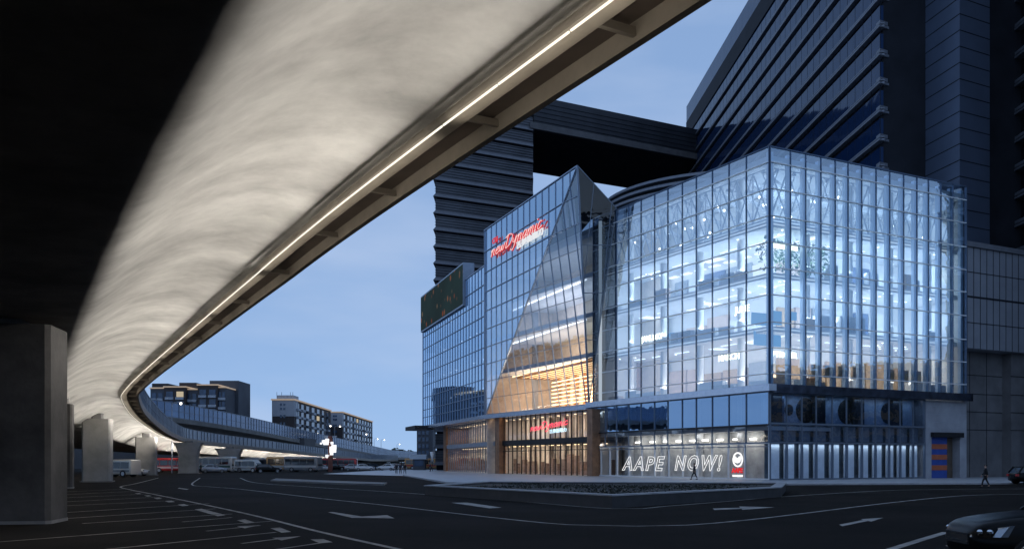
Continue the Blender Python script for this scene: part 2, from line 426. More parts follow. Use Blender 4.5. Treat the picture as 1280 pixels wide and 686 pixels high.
# second viaduct further back
def deckZ2(Y): return 11.3 - 8.2 * max(0, min(1, (Y - 200) / 240))
P2 = [V(-96, 165, 0), V(-84, 188, 0), V(-75.8, 215, 0), V(-70.5, 250, 0), V(-66.5, 310, 0), V(-59, 410, 0), V(-50, 520, 0)]
path2 = crom(P2, 2.5)
o2 = thing('viaduct', 'higher viaduct with blue glazed noise barrier running behind the overpass', 'viaduct', (-70, 250, 0))
b = MB(); sweep(b, [(0, 0), (0, 1.0), (12, 1.0), (12, 0), (9, -.4), (7.5, -1.3), (3.5, -1.3), (2.2, -.4)], deckZ2, path2, True); b.build('road_deck', M_conc, o2)
M_barrier2 = mat('blue_barrier_panel', (.13, .19, .30), .18, .5, var=.3, scale=.12)
b = MB(); sweep(b, [(.05, 1.0), (.10, 1.0), (.10, 4.3), (.05, 4.3)], deckZ2, path2, True); nb2 = b.build('noise_barrier', M_barrier2, o2)
b = MB()
for v0, v1 in ((1.0, 1.15), (2.5, 2.58), (4.25, 4.4)): sweep(b, [(.0, v0), (.16, v0), (.16, v1), (.0, v1)], deckZ2, path2, True)
for i in range(len(path2)):
    p = at(path2, deckZ2, i, .05, 1.0); t, n = frame(path2, i); b.bar(p, p + V(0, 0, 3.35), .12, .2, n)
b.build('barrier_frame', M_rail, nb2)
for i in (14, 30, 46, 62, 78):
    if i < len(path2):
        p = path2[i]; t, n = frame(path2, i); c = p + n * 6; mb = MB(); mb.obox(c, t, n, -1, 1, -1.5, 1.5, 0, deckZ2(p.y) - 1.25); mb.build('pier', M_conc, o2)

# dim station building beyond, under the deck
o = thing('station_building', 'dark low building stretching behind the vehicles under the overpass', 'building', (-130, 275, 0))
b = MB(); b.prism([(-260, 190), (-120, 262), (-66, 300), (-66, 330), (-260, 300)], 0, 9.5); b.build('wall', mat('dim_render', (.09, .09, .095), .8, var=.3, scale=.1), o)
b = MB()
for k in range(24):
    t = k / 24; p = V(-260, 190, 0).lerp(V(-120, 262, 0), t) + V(.05, -.1, 0)
    b.obox(p, V(.889, .457, 0), V(-.457, .889, 0), .6, 4.6, -.05, .1, 1.0, 4.0); b.obox(p, V(.889, .457, 0), V(-.457, .889, 0), .6, 4.6, -.05, .1, 5.6, 8.2)
b.build('window', mat('dark_window', (.02, .025, .035), .1, .0, var=.2), o)

# ------------------------------------------------------------------ the mall
C0 = V(26.47, 97, 0)
dA = V(-625, 1180, 0).normalized(); dB = V(1180, 625, 0).normalized()
nA = -dB; nB = -dA
cD = V(-450, 1180, 0).normalized(); nC = V(cD.y * -1, cD.x, 0)          # crystal front
lD = V(-365, 1180, 0).normalized(); nL = V(lD.y * -1, lD.x, 0)          # left wing
AB = lambda a, b_, z=0.0: C0 + dA * a + dB * b_ + V(0, 0, z)
ROWS = [9.9, 11.0, 13.65, 16.3, 19.1, 21.9, 24.5, 27.2, 30.0, 32.7, 34.29]
FLOORS = [9.6, 16.05, 21.6, 26.95, 32.6]
mall = thing('shopping_mall', 'brightly lit glass shopping mall with faceted curtain walls and a crystal shaped entrance', 'shopping mall', C0)

def clip(poly, f):                         # keep where f(p) >= 0
    out = []
    for i in range(len(poly)):
        p, q = poly[i], poly[(i + 1) % len(poly)]; a, c = f(p), f(q)
        if a >= 0: out.append(p)
        if (a >= 0) != (c >= 0):
            t = a / (a - c); out.append((p[0] + (q[0] - p[0]) * t, p[1] + (q[1] - p[1]) * t))
    return out
def curtain(name, corners, d, n, svals, zvals, gm, parent, vw=.09, hw=.10, vm=None, hm=None, dep=.16, edge=.14, off=.02):
    """flat pane wall through >=3 corners; s along horizontal dir d, z up. Corner points are 3-D."""
    o = corners[0]; d = Vector(d)
    sz = [((p - o).dot(d), p.z) for p in corners]
    # affine offset along n: off = k0 + k1 s + k2 z  from three non-collinear corners
    A = Matrix([(1, sz[i][0], sz[i][1]) for i in range(3)]); rhs = Vector([(corners[i] - o).dot(n) for i in range(3)])
    k = A.inverted() @ rhs
    P = lambda s, z: V(o.x, o.y, 0) + d * s + n * (k[0] + k[1] * s + k[2] * z) + V(0, 0, z)
    fn = ((P(1, 0) - P(0, 0)).cross(P(0, 1) - P(0, 0))).normalized()
    if fn.dot(n) < 0: fn = -fn
    s0, s1 = min(x for x, _ in sz), max(x for x, _ in sz); z0, z1 = min(z for _, z in sz), max(z for _, z in sz)
    mb = MB(); mh = MB()
    def line(f):                           # segment of polygon where f == 0
        pts = []
        for i in range(len(sz)):
            p, q = sz[i], sz[(i + 1) % len(sz)]; a, c = f(p), f(q)
            if (a > 0) != (c > 0):
                t = a / (a - c); pts.append((p[0] + (q[0] - p[0]) * t, p[1] + (q[1] - p[1]) * t))
        return pts
    for s in svals:
        pts = line(lambda p: p[0] - s)
        if len(pts) == 2: mb.bar(P(*pts[0]) + fn * off, P(*pts[1]) + fn * off, vw, dep, fn)
    for z in zvals:
        pts = line(lambda p: p[1] - z)
        if len(pts) == 2: mh.bar(P(*pts[0]) + fn * (off + .03), P(*pts[1]) + fn * (off + .03), hw, dep + .03, fn)
    for i in range(len(sz)):
        mb.bar(P(*sz[i]) + fn * (off + .015), P(*sz[(i + 1) % len(sz)]) + fn * (off + .015), edge, dep + .06, fn)
    w = mb.build(name, vm or M_mull, parent)
    if mh.v: mh.build('transom', hm or M_mull_w, w)
    cuts = [z0 - 1] + [z for z in sorted(zvals) if z0 < z < z1] + [z1 + 1]
    for a, c in zip(cuts[:-1], cuts[1:]):
        pg = clip(clip(sz, lambda p: p[1] - a), lambda p: c - p[1])
        if len(pg) >= 3:
            g = MB(); g.face([P(*p) for p in pg]); g.build('glazing', gm, w)
    return P, fn
H_ = lambda p, z: V(p.x, p.y, z)
# split positions read along each face
def sA(px): k = (px - 640) / F; return (C0.x - k * C0.y) / (-dA.x + k * dA.y)
def sB(px): k = (px - 640) / F; return (k * C0.y - C0.x) / (dB.x - k * dB.y)
tA = [sA(p) for p in (933, 911.4, 890.6, 870.5, 853, 835, 818.4, 801.5, 786, 771, 757, 746)]
tB = [sB(p) for p in (988, 1007, 1026, 1044, 1060, 1077, 1095, 1112, 1129.5, 1146, 1160.5, 1176, 1191)]
aL = 27.9; aE = 33.2; bE = 30.6
curtain('curtain_wall', [AB(0, 0, 9.9), AB(aL, 0, 9.9), AB(aL, 0, 34.29), AB(0, 0, 34.29)], dA, nA, tA, ROWS[1:-1], M_glassA, mall, hw=.09, vw=.06, vm=M_mulld, edge=.1)
curtain('curtain_wall', [AB(aL, 0, 9.9), AB(aE, 0, 9.9), AB(aE, 0, 34.29), AB(aL, 0, 34.29)], dA, nA, [t for t in (29.6, 31.4)], ROWS[1:-1], M_glassD, mall, edge=.1)
curtain('curtain_wall', [AB(0, 0, 9.9), AB(0, bE, 9.9), AB(0, bE, 34.29), AB(0, 0, 34.29)], dB, nB, tB, ROWS[1:-1], M_glassB, mall, hw=.09, vw=.06, vm=M_mulld, edge=.1)
# second skin fins behind the right face
M_fin = mat('pale_blue_fin', (.52, .66, .85), .35, .1, var=.06)
b = MB()
for t in tB + [bE - .4]:
    b.obox(AB(0, t), dB, dA, -.1, .3, .3, .7, 9.9, 33.9)
b.build('inner_fin', M_fin, mall)
b = MB(); b.obox(AB(.25, .25), dA, dB, 0, .5, 0, .5, 9.9, 33.9)
b.build('corner_post', M_fin, mall)

# crystal
Pk = V(8.41, 121, 39.8); tC = 36.1
LT = H_(Pk + cD * tC, 39.8); LB = H_(Pk + cD * (tC - .6), 9.6); RB = V(10.3, 126.0, 9.6)
Qt = AB(aL, 0, 34.6)
sC = [i * 2.35 for i in range(-3, 17)]
zC = [12.2, 15.0, 17.8, 20.6, 23.5, 26.5, 29.6, 32.8, 36.2]
fold = glass('crystal_glass_upper', (.8, .9, 1.0), .58, .8, refl=(.72, .9, 1.06), wav=.008)
fold2 = glass('crystal_glass_lower', (.95, .97, 1.0), .24, .7, refl=(.78, .93, 1.06), wav=.006)
curtain('crystal_facet', [Pk, LT, LB], cD, nC, sC, zC, fold, mall, vm=M_mullc, hm=M_mullc, vw=.06, hw=.08)
curtain('crystal_facet', [Pk, LB, RB], cD, nC, sC, zC, fold2, mall, vm=M_mullc, hm=M_mullc, vw=.06, hw=.08)
curtain('crystal_facet', [Pk, RB, Qt], dB, nB, [2, 4.2], [18, 24, 30], M_glassS, mall, hm=M_mull, edge=.1)
M_tdk = mat('dark_roof_sheet', (.014, .02, .03), .6, 0, var=.3)
b = MB(); b.face([Pk, LT, LT + dB * 12 + V(0, 0, -5.6), Qt + dA * 6 + V(0, 0, -.2), Qt]); b.build('crystal_roof', M_tdk, mall)
b = MB(); b.bar(AB(31.2, -.25, 9.9), AB(31.2, -.25, 33.6), .35, .3, nA); b.build('light_column', glow('light_column_glow', (.72, .85, 1), .55), mall)
# left wing
L0 = V(-4.49, 156, 0); lE = 49.6
LP = lambda s, z=0.0, inn=0.0: L0 + lD * s - nL * inn + V(0, 0, z)
zL = [11.4, 13.0, 15.6, 18.2, 20.8, 23.4, 26.0, 28.6, 31.2]
curtain('curtain_wall', [LP(0, 9.6), LP(lE, 9.6), LP(lE, 34.3), LP(0, 34.3)], lD, nL, [i * 2.06 for i in range(1, 24)], zL, M_glassL, mall, vw=.06, hw=.08, vm=M_mullc, hm=M_mullc)
# roof
b = MB()
b.prism([tuple(AB(.3, bE)[:2]), tuple(AB(.3, .3)[:2]), tuple(AB(aE, .3)[:2]), tuple((LP(0, 0, 1))[:2]), tuple(LP(lE, 0, 1)[:2]), tuple(LP(lE, 0, 9)[:2]), tuple(LP(0, 0, 12)[:2]), tuple(AB(aE, 16)[:2]), tuple(AB(30, bE)[:2])], 33.0, 33.5)
b.build('roof', M_slab, mall)
# slabs and inner walls
L_edge = glow('slab_edge_glow', (.8, .9, 1.0), .9)
PC = lambda s, inn, z=0.0: V(Pk.x, Pk.y, 0) + cD * s - nC * inn + V(0, 0, z)
for z in FLOORS[:-1]:
    b = MB()
    b.prism([tuple(AB(.9, bE - .4)[:2]), tuple(AB(.9, .9)[:2]), tuple(AB(aE, .9)[:2]), tuple(AB(aE, 14)[:2]), tuple(AB(14, 14)[:2]), tuple(AB(14, bE - .4)[:2])], z - .55, z)
    b.build('floor_slab', M_slab, mall)
    b = MB(); b.obox(C0, dA, dB, 1.0, 32, .82, .88, z - .34, z - .22); b.obox(C0, dB, dA, 1.0, 29.5, .82, .88, z - .34, z - .22); b.build('slab_edge_light', L_edge, mall)
zfC = [16.6, 22.0, 27.4, 32.8]
for z in zfC:
    b = MB(); b.prism([tuple(PC(4, 4.3)[:2]), tuple(PC(35.6, 1.0)[:2]), tuple(PC(35.6, 12)[:2]), tuple(PC(4, 12)[:2])], z - .6, z); b.build('floor_slab', M_slab, mall)
for z in (9.6, 15.6, 20.8, 26.0, 31.2):
    b = MB(); b.prism([tuple(LP(.4, 0, .6)[:2]), tuple(LP(lE - .3, 0, .6)[:2]), tuple(LP(lE - .3, 0, 8)[:2]), tuple(LP(.4, 0, 8)[:2])], z - .6, z); b.build('floor_slab', M_slab, mall)
b = MB(); b.obox(C0, dA, dB, 9, 33, 9, bE - .3, 0, 32.9); b.build('core_wall', M_white, mall)
b = MB(); b.obox(C0, dA, dB, .4, 9, bE - .35, bE - .1, 0, 34.2); b.build('end_wall', M_white, mall)
M_cw = mat('crystal_inner_wall', (.55, .48, .42), .6, var=.15)
b = MB(); b.hexa([tuple(PC(0, 12)), tuple(PC(37, 12)), tuple(PC(37, 13)), tuple(PC(0, 13))], [tuple(PC(0, 12, 33)), tuple(PC(37, 12, 36)), tuple(PC(37, 13, 36)), tuple(PC(0, 13, 33))]); b.build('inner_wall', M_cw, mall)
b = MB(); b.hexa([LP(-1, 9, 8), LP(lE, 9, 8), LP(lE, 9, 9), LP(-1, 9, 9)], [LP(-1, 33, 8), LP(lE, 33, 8), LP(lE, 33, 9), LP(-1, 33, 9)]); b.build('inner_wall', mat('wing_inner_wall', (.3, .34, .42), .6, var=.2, scale=.3), mall)
b = MB(); b.hexa([AB(aE + .2, .5), AB(aE + .2, 9), AB(aE + .5, 9), AB(aE + .5, .5)], [AB(aE + .2, .5, 33), AB(aE + .2, 9, 33), AB(aE + .5, 9, 33), AB(aE + .5, .5, 33)]); b.build('inner_wall', M_white, mall)

# interior fit-out along the two bright faces
rng = random.Random(11)
L_strip = glow('ceiling_strip', (.95, .97, 1.0), 2.2)
L_warm = glow('warm_strip', (1.0, .72, .42), 4.0)
L_down = glow('downlight', (1.0, .96, .88), 6)
L_blue = glow('blue_screen', (.16, .42, .75), .75)
L_cove = glow('lit_cove', (.9, .95, 1.0), 1.6)
M_tan = mat('tan_panel', (.5, .34, .22), .5, var=.2)
M_navy = mat('navy_panel', (.05, .10, .22), .3, var=.2)
M_gry = mat('grey_panel', (.3, .33, .38), .5, var=.2)
M_blush = mat('blush_panel', (.62, .48, .42), .6, var=.1)
bays = [(M_white, 6), (M_gry, 2), (M_slab, 3), (M_navy, 1), (M_tan, 1), (M_blush, 3), (L_blue, 1), (L_cove, 1)]
bag = [m for m, n_ in bays for _ in range(n_)]
for fi, z in enumerate(FLOORS[:-1]):
    h = FLOORS[fi + 1] - z - .6
    if fi == 3: continue
    a = 9.4
    while a < 32:                          # shop fronts facing the left face
        w = rng.uniform(2.4, 5); m = rng.choice(bag if fi else [M_blush, M_tan, M_white, M_gry])
        mb = MB(); mb.obox(C0, dA, dB, a, min(a + w - .3, 33), 8.6, 8.98, z, z + h * rng.uniform(.55, .85)); mb.build('shop_front', m, mall)
        a += w
    q = 9.4
    while q < bE - 2:
        w = rng.uniform(2.2, 4.5); m = rng.choice(bag if fi else [M_tan, M_tan, M_gry, M_brown])
        mb = MB(); mb.obox(C0, dA, dB, 8.6, 8.98, q, min(q + w - .3, bE - .6), z, z + h * rng.uniform(.55, .85)); mb.build('shop_front', m, mall)
        q += w
    # balustrades, counters
    for k in range(7):
        a = rng.uniform(1, 30); mb = MB(); mb.obox(C0, dA, dB, a, a + rng.uniform(1.5, 4), 1.5, 2.2, z, z + rng.uniform(.9, 1.4)); mb.build('counter', rng.choice([M_white, M_blush, M_slab, M_gry]), mall)
    for k in range(6):
        q = rng.uniform(2, 27); mb = MB(); mb.obox(C0, dA, dB, 1.6, 2.3, q, q + rng.uniform(1.2, 3), z, z + rng.uniform(.9, 2.0)); mb.build('counter', rng.choice([M_white, M_tan, M_slab, M_gry]), mall)
    zc = z + h
    for k in range(7):
        a = 2 + k * 4.3 + rng.uniform(-.7, .7)
        mb = MB(); mb.obox(C0, dA, dB, a, a + rng.uniform(1.2, 3), 3.5 + rng.uniform(0, 3), 3.8 + 3.4, zc - .06, zc - .02) if rng.random() < .35 else mb.obox(C0, dA, dB, a, a + rng.uniform(2, 3.6), 4.4, 4.65, zc - .09, zc - .02)
        mb.build('ceiling_light', L_strip, mall)
    for k in range(5):
        q = 3 + k * 5 + rng.uniform(-.7, .7)
        mb = MB(); mb.obox(C0, dA, dB, 4.4, 4.65, q, q + rng.uniform(1.2, 2.6), zc - .09, zc - .02); mb.build('ceiling_light', L_strip, mall)
    mb = MB()
    for k in range(26):
        if rng.random() < .5: p = AB(rng.uniform(1, 30), rng.uniform(1.5, 8), zc - .05)
        else: p = AB(rng.uniform(1.5, 8), rng.uniform(1, 29), zc - .05)
        mb.tube([p, p + V(0, 0, .03)], .12, 6)
    mb.build('downlight', L_down, mall)
for a in (7, 14, 21, 28):
    mb = MB(); p = AB(a, 2.4); mb.tube([H_(p, 0), H_(p, 32.8)], .42, 12); mb.build('column', M_white, mall, smooth=True)
for q in (7.5, 14, 20.5, 27):
    mb = MB(); p = AB(2.4, q); mb.tube([H_(p, 0), H_(p, 32.8)], .42, 12); mb.build('column', M_white, mall, smooth=True)
# lattice of the top floor
def lattice(P0, d, n, L, z0, z1, nb, w=.13):
    mb = MB()
    for k in range(nb):
        a0 = L * k / nb; a1 = L * (k + 1) / nb; mid = (z0 + z1) / 2
        for (u0, w0, u1, w1) in ((a0, z0, a1, z1), (a0, z1, a1, z0)):
            mb.bar(P0 + d * u0 + V(0, 0, w0), P0 + d * u1 + V(0, 0, w1), w, .1, n)
        mb.bar(P0 + d * a0 + V(0, 0, z0), P0 + d * a0 + V(0, 0, z1), w * .7, .08, n)
        am = (a0 + a1) / 2
        mb.bar(P0 + d * am + V(0, 0, z0), P0 + d * (am + (a1 - a0) / 2) + V(0, 0, mid), w * .6, .08, n); mb.bar(P0 + d * am + V(0, 0, z1), P0 + d * (am - (a1 - a0) / 2) + V(0, 0, mid), w * .6, .08, n)
    for z in (z0, z1): mb.bar(P0 + d * 0 + V(0, 0, z), P0 + d * L + V(0, 0, z), w, .1, n)
    return mb
M_latt = mat('pale_lattice_steel', (.7, .74, .8), .4, .2, var=.05)
lattice(AB(1.2, 1.2), dA, nA, 31, 27.3, 32.6, 12).build('lattice', M_latt, mall)
lattice(AB(1.2, 1.2), dB, nB, 29, 27.3, 32.6, 12).build('lattice', M_latt, mall)
mb = MB()
for k in range(12):                        # roof beams crossing behind the lattice
    a = 2 + k * 2.6; mb.bar(AB(a, 1, 32.3), AB(a + 3, 9, 31.2), .3, .35, V(0, 0, 1))
    q = 2 + k * 2.4; mb.bar(AB(1, q, 32.3), AB(9, q + 3, 31.2), .3, .35, V(0, 0, 1))
    mb.bar(AB(9, q, 32.3), AB(1, q + 3, 30.2), .2, .3, V(0, 0, 1))
mb.build('roof_beam', M_latt, mall)
mb = MB()
for k in range(34):
    p = AB(rng.uniform(1.8, 31), rng.uniform(1.6, 5), rng.uniform(27.9, 31.6)) if k % 2 else AB(rng.uniform(1.6, 5), rng.uniform(1.8, 29), rng.uniform(27.9, 31.6))
    mb.ball(p, .15, 8)
mb.build('pendant_light', L_down, mall, smooth=True)
# scalloped wall washers under the lattice on the left face
mb = MB()
for k in range(11):
    a = 1.5 + k * 2.75; mb.obox(C0, dA, dB, a, a + 1.6, 8.2, 8.9, 26.2, 26.3)
mb.build('wall_washer', L_strip, mall)
# planting on the third floor behind the right face
M_leaf = mat('interior_leaf', (.05, .12, .04), .5, var=.4, scale=3)
mb = MB()
for k in range(900):
    p = AB(rng.uniform(1.6, 3.0), rng.uniform(.9, 11), 22.0 + 3.6 * rng.random() ** .8); s = rng.uniform(.12, .34)
    u = V(rng.uniform(-1, 1), rng.uniform(-1, 1), rng.uniform(-1, 1)).normalized() * s; w = V(rng.uniform(-1, 1), rng.uniform(-1, 1), rng.uniform(-1, .4)).normalized() * s
    mb.face([p - u, p + w * .5, p + u, p - w * .5])
mb.build('green_wall', M_leaf, mall)
mb = MB(); mb.obox(C0, dA, dB, 1.1, 1.3, 1.2, 5.0, 24.3, 24.75); mb.build('planter_light', glow('planter_glow', (1, .95, .6), 3), mall)
for (px0, px1, y0, y1) in ((965, 985, 386, 402), (990, 1003, 384, 402), (968, 1002, 410, 428), (1012, 1030, 340, 350), (1010, 1022, 385, 396)):
    q0, q1 = sB(px0), sB(px1); Y = C0.y + dB.y * q0
    mb = MB(); mb.obox(C0, dA, dB, 3.0, 3.1, q0, q1, Z_(y1, Y) + .1, Z_(y0, Y) + .1); mb.build('screen', L_blue, mall)
M_tanw = mat('timber_counter', (.6, .4, .25), .5, var=.2)
for px in (1024, 1041, 1058, 1076, 1118, 1136, 1152):
    q = sB(px - 2); mb = MB(); mb.obox(C0, dA, dB, .9, 1.2, q, q + 1.35, 11.0, 12.35); mb.build('timber_panel', M_tanw, mall)
# month words hung inside
L_word = glow('lit_word', (1.0, .93, .7), 5)
for (s_, px, py, face, sz_) in (('JANUARY', 794, 427, 0, 1.0), ('MARCH', 889, 451, 0, 1.0), ('JUNE', 910, 391, 0, 1.0), ('SEPTEMBER', 966, 444, 1, .85)):
    if face == 0:
        a = sA(px); p = AB(a, 1.0, 0); Y = (C0 + dA * a).y; p.z = Z_(py, Y); r = -dA
    else:
        a = sB(px); p = AB(.95, a, 0); Y = (C0 + dB * a).y; p.z = Z_(py, Y); r = dB
    t = text('lit_word', s_, sz_, L_word, p, r, V(0, 0, 1), mall, ext=.04, bold=.015)

# ledges between base and upper storeys
M_ledge = mat('polished_ledge', (.62, .68, .78), .22, .75, var=.08)
M_mosaic = mat('dark_polished_ledge', (.1, .12, .17), .15, .8, var=.6, scale=1.3)
b = MB(); b.obox(C0, dA, dB, -.9, aE + .6, -.9, .1, 9.15, 9.85); b.build('ledge', M_ledge, mall)
b = MB(); b.obox(C0, dB, dA, .12, bE + .1, -.9, .1, 9.0, 9.85); b.build('ledge', M_mosaic, mall)
b = MB(); b.hexa([H_(RB - nC * 1, 8.9), H_(RB + nC * .5, 8.9), H_(LB + nC * .7 + cD, 8.9), LP(lE, 8.9, -.8), LP(lE, 8.9, 6), H_(LB - nC * 1, 8.9)],
                 [H_(RB - nC * 1, 9.5), H_(RB + nC * .5, 9.5), H_(LB + nC * .7 + cD, 9.5), LP(lE, 9.5, -.8), LP(lE, 9.5, 6), H_(LB - nC * 1, 9.5)]); b.build('ledge', M_ledge, mall)

# lower storeys, left face: dark glass band, grey sign band, shop windows
curtain('lower_window_band', [AB(0, 0, 5.76), AB(aE, 0, 5.76), AB(aE, 0, 9.15), AB(0, 0, 9.15)], dA, nA, tA, [], M_glassLow, mall)
M_band = mat('grey_fascia', (.34, .36, .38), .4, .3, var=.12)
curtain('fascia_band', [AB(0, -.02, 3.9), AB(aE, -.02, 3.9), AB(aE, -.02, 5.7), AB(0, -.02, 5.7)], dA, nA, tA, [], glass('fascia_glass', (.6, .62, .64), .2, 1.2), mall)
b = MB(); b.bar(AB(0, -.1, 5.72), AB(aE, -.1, 5.72), .16, .3, nA); b.build('fascia_rail', M_black, mall)
M_frame_w = mat('white_window_frame', (.7, .71, .72), .5, var=.05)
shopt = [sA(p) for p in (931.5, 911, 890.5, 872, 854, 836.5, 819, 803, 787, 772, 763, 752)]
curtain('shop_window', [AB(0, 0, .12), AB(aE, 0, .12), AB(aE, 0, 3.85), AB(0, 0, 3.85)], dA, nA, shopt, [3.5], M_glassShop, mall, vm=M_frame_w, hm=M_mull, vw=.16)
b = MB(); b.obox(C0, dA, dB, 3.4, aE - 3.5, 2.6, 2.8, 0, 5.6); b.build('shop_back_wall', mat('shop_grey_wall', (.36, .36, .35), .7, var=.3, scale=.8), mall)
b = MB(); b.obox(C0, dA, dB, .3, aE, .2, 9, 5.2, 5.6); b.build('shop_ceiling', M_white, mall)
b = MB()
for px in (779, 797, 812, 829, 846, 862, 880, 900, 921):
    a = sA(px); b.obox(C0, dA, dB, a - .35, a + .35, 2.1, 2.5, 4.3, 4.5)
b.build('spotlight', L_down, mall)
for a in (6, 12, 18, 24): area('shop_light', AB(a, 1.6, 5.0), V(0, 0, -1) + dB * .6, 5, .5, 85, (1, .98, .95), 160, dA)
b = MB(); b.obox(C0, dA, dB, 5.9, 33.1, .3, 8, 5.75, 5.9); b.build('floor_slab', M_slab, mall)
b = MB(); b.obox(C0, dA, dB, .4, aE, 2.2, 2.4, 5.9, 9.1); b.build('inner_wall', mat('dim_blue_wall', (.09, .13, .2), .6, var=.4, scale=.3), mall)
# lower storeys, right face
bD = sB(1155)
tBl = [sB(p) for p in (983, 1002, 1020, 1040, 1058, 1077, 1094, 1111, 1125, 1141)]
curtain('lower_window_band', [AB(0, 0, 5.9), AB(0, bD, 5.9), AB(0, bD, 9.0), AB(0, 0, 9.0)], dB, nB, tBl, [], glass('blue_lower_glass', (.4, .55, .75), .22, 1.2), mall)
curtain('lower_window_band', [AB(-.02, 0, 3.95), AB(-.02, bD, 3.95), AB(-.02, bD, 5.85), AB(-.02, 0, 5.85)], dB, nB, tBl, [], glass('pale_lower_glass', (.6, .68, .78), .25, 1.2), mall)
curtain('shop_window', [AB(0, 0, .12), AB(0, bD, .12), AB(0, bD, 3.9), AB(0, 0, 3.9)], dB, nB, tBl, [], M_glassShop, mall, vw=.3)
b = MB(); b.obox(C0, dB, dA, .3, bD, 1.3, 1.5, 5.8, 9.0); b.build('inner_wall', mat('blue_grey_wall', (.3, .36, .45), .6, var=.2), mall)
for px, rr in ((997, .6), (1018, 1.35), (1070, 1.35), (1072, .9), (1122, 1.2)):
    q = sB(px); mb = MB(); p = AB(1.24, q, 7.4); mb.tube([p, p + dA * .05], rr, 28); mb.build('round_opening', M_black, mall)
b = MB()
for px in (978, 1030, 1079, 1127):
    q = sB(px); b.obox(C0, dB, dA, q - .8, q + .75, .5, .9, 6.0, 8.9)
b.build('dark_panel', M_black, mall)
b = MB(); b.obox(C0, dB, dA, .3, bD, 1.0, 1.1, 0, 5.7); b.build('inner_wall', mat('dark_teal_wall', (.08, .11, .14), .5, var=.3), mall)
M_lp = mat('frosted_display_panel', (.62, .7, .8), .4, var=.12, scale=.8)
edges = [0.4] + tBl + [bD]
for q0, q1 in zip(edges[:-1], edges[1:]):
    mb = MB(); mb.obox(C0, dB, dA, q0 + .25, q0 + (q1 - q0) * .76, .55, .7, .15, 3.8); mb.build('display_panel', M_lp, mall)
    mb = MB(); mb.obox(C0, dB, dA, q0 + .25, q1 - .25, .6, .7, 4.1, 5.7); mb.build('display_panel', M_gry, mall)
area('display_light', AB(.3, bD / 2, 3.7), V(0, 0, -1) + dA * .5, bD - 1, .2, 70, (.7, .85, 1), 160, dB)
area('display_light', AB(.35, bD / 2, 8.7), V(0, 0, -1) + dA * .5, bD - 1, .2, 90, (.65, .82, 1), 160, dB)
# stone bay with striped door
q0, q1 = sB(1163.5), sB(1199); qm = sB(1186.5)
for (u0, u1, z0, z1) in ((bD + .15, q0, 0, 8.95), (q1, bE, 0, 8.95), (q0, q1, 5.3, 8.95)):
    b = MB(); b.obox(C0, dB, dA, u0, u1, -.1, 1.6, z0, z1); b.build('stone_wall', M_stone, mall)
b = MB()
for k in range(4): b.bar(AB(-.1, bD + .2, 5.6 + k * .9), AB(-.1, bE, 5.6 + k * .9), .03, .03, nB)
b.build('stone_joint', M_gry, mall)
b = MB(); b.obox(C0, dB, dA, q0 - .15, q1 + .15, -.55, .4, 4.75, 5.3); b.build('door_canopy', M_black, mall)
dr = MB(); dr.obox(C0, dB, dA, q0, qm, .3, .4, 0, 4.75); dr = dr.build('striped_door', mat('door_blue', (.03, .07, .3), .5, var=.15), mall)
b = MB()
for k in range(3): z = .95 + k * 1.22; b.obox(C0, dB, dA, q0 + .02, qm - .02, .26, .31, z, z + .58)
b.build('orange_stripe', mat('door_orange', (.4, .11, .05), .5, var=.15), dr)
b = MB(); b.obox(C0, dB, dA, qm, q1, .9, 1.0, 0, 4.75); b.build('door_recess', mat('brown_recess', (.1, .075, .055), .6, var=.3), mall)

# base of the crystal and left wing: warm shopfront behind copper posts
zLed = 8.9
base0 = V(11.0, 125.4, 0); b1 = PC(tC - 1, 1.6); sEnd = 37.0; b2 = LP(sEnd, 0, 2.4)
dbase = (b1 - base0); Lb = dbase.length; dbase.normalize(); nb_ = V(-dbase.y, dbase.x, 0)
dbase2 = (b2 - b1); Lb2 = dbase2.length; dbase2.normalize(); nb2_ = V(-dbase2.y, dbase2.x, 0)
curtain('entrance_glass', [base0, base0 + dbase * Lb, H_(base0 + dbase * Lb, zLed), H_(base0, zLed)], dbase, nb_, [i * 1.6 for i in range(1, int(Lb / 1.6) + 1)], [3.6, 5.2], M_glassShop, mall, vm=M_black, hm=M_black)
curtain('entrance_glass', [b1, b2, H_(b2, zLed), H_(b1, zLed)], dbase2, nb2_, [i * 1.8 for i in range(1, int(Lb2 / 1.8) + 1)], [3.6, 4.9], M_glassShop, mall, vm=M_mull, hm=M_mull)
b = MB(); b.hexa([base0 - nb_ * 5, b1 - nb_ * 5, b1 - nb_ * 5.3, base0 - nb_ * 5.3], [H_(base0 - nb_ * 5, 9), H_(b1 - nb_ * 5, 9), H_(b1 - nb_ * 5.3, 9), H_(base0 - nb_ * 5.3, 9)]); b.build('lobby_wall', mat('lobby_brown', (.34, .28, .23), .5, var=.4, scale=.7), mall)
b = MB(); b.hexa([b1 - nb2_ * 4.5, b2 - nb2_ * 4.5, b2 - nb2_ * 4.8, b1 - nb2_ * 4.8], [H_(b1 - nb2_ * 4.5, 9), H_(b2 - nb2_ * 4.5, 9), H_(b2 - nb2_ * 4.8, 9), H_(b1 - nb2_ * 4.8, 9)]); b.build('lobby_wall', mat('lobby_beige', (.5, .47, .43), .5, var=.35, scale=.7), mall)
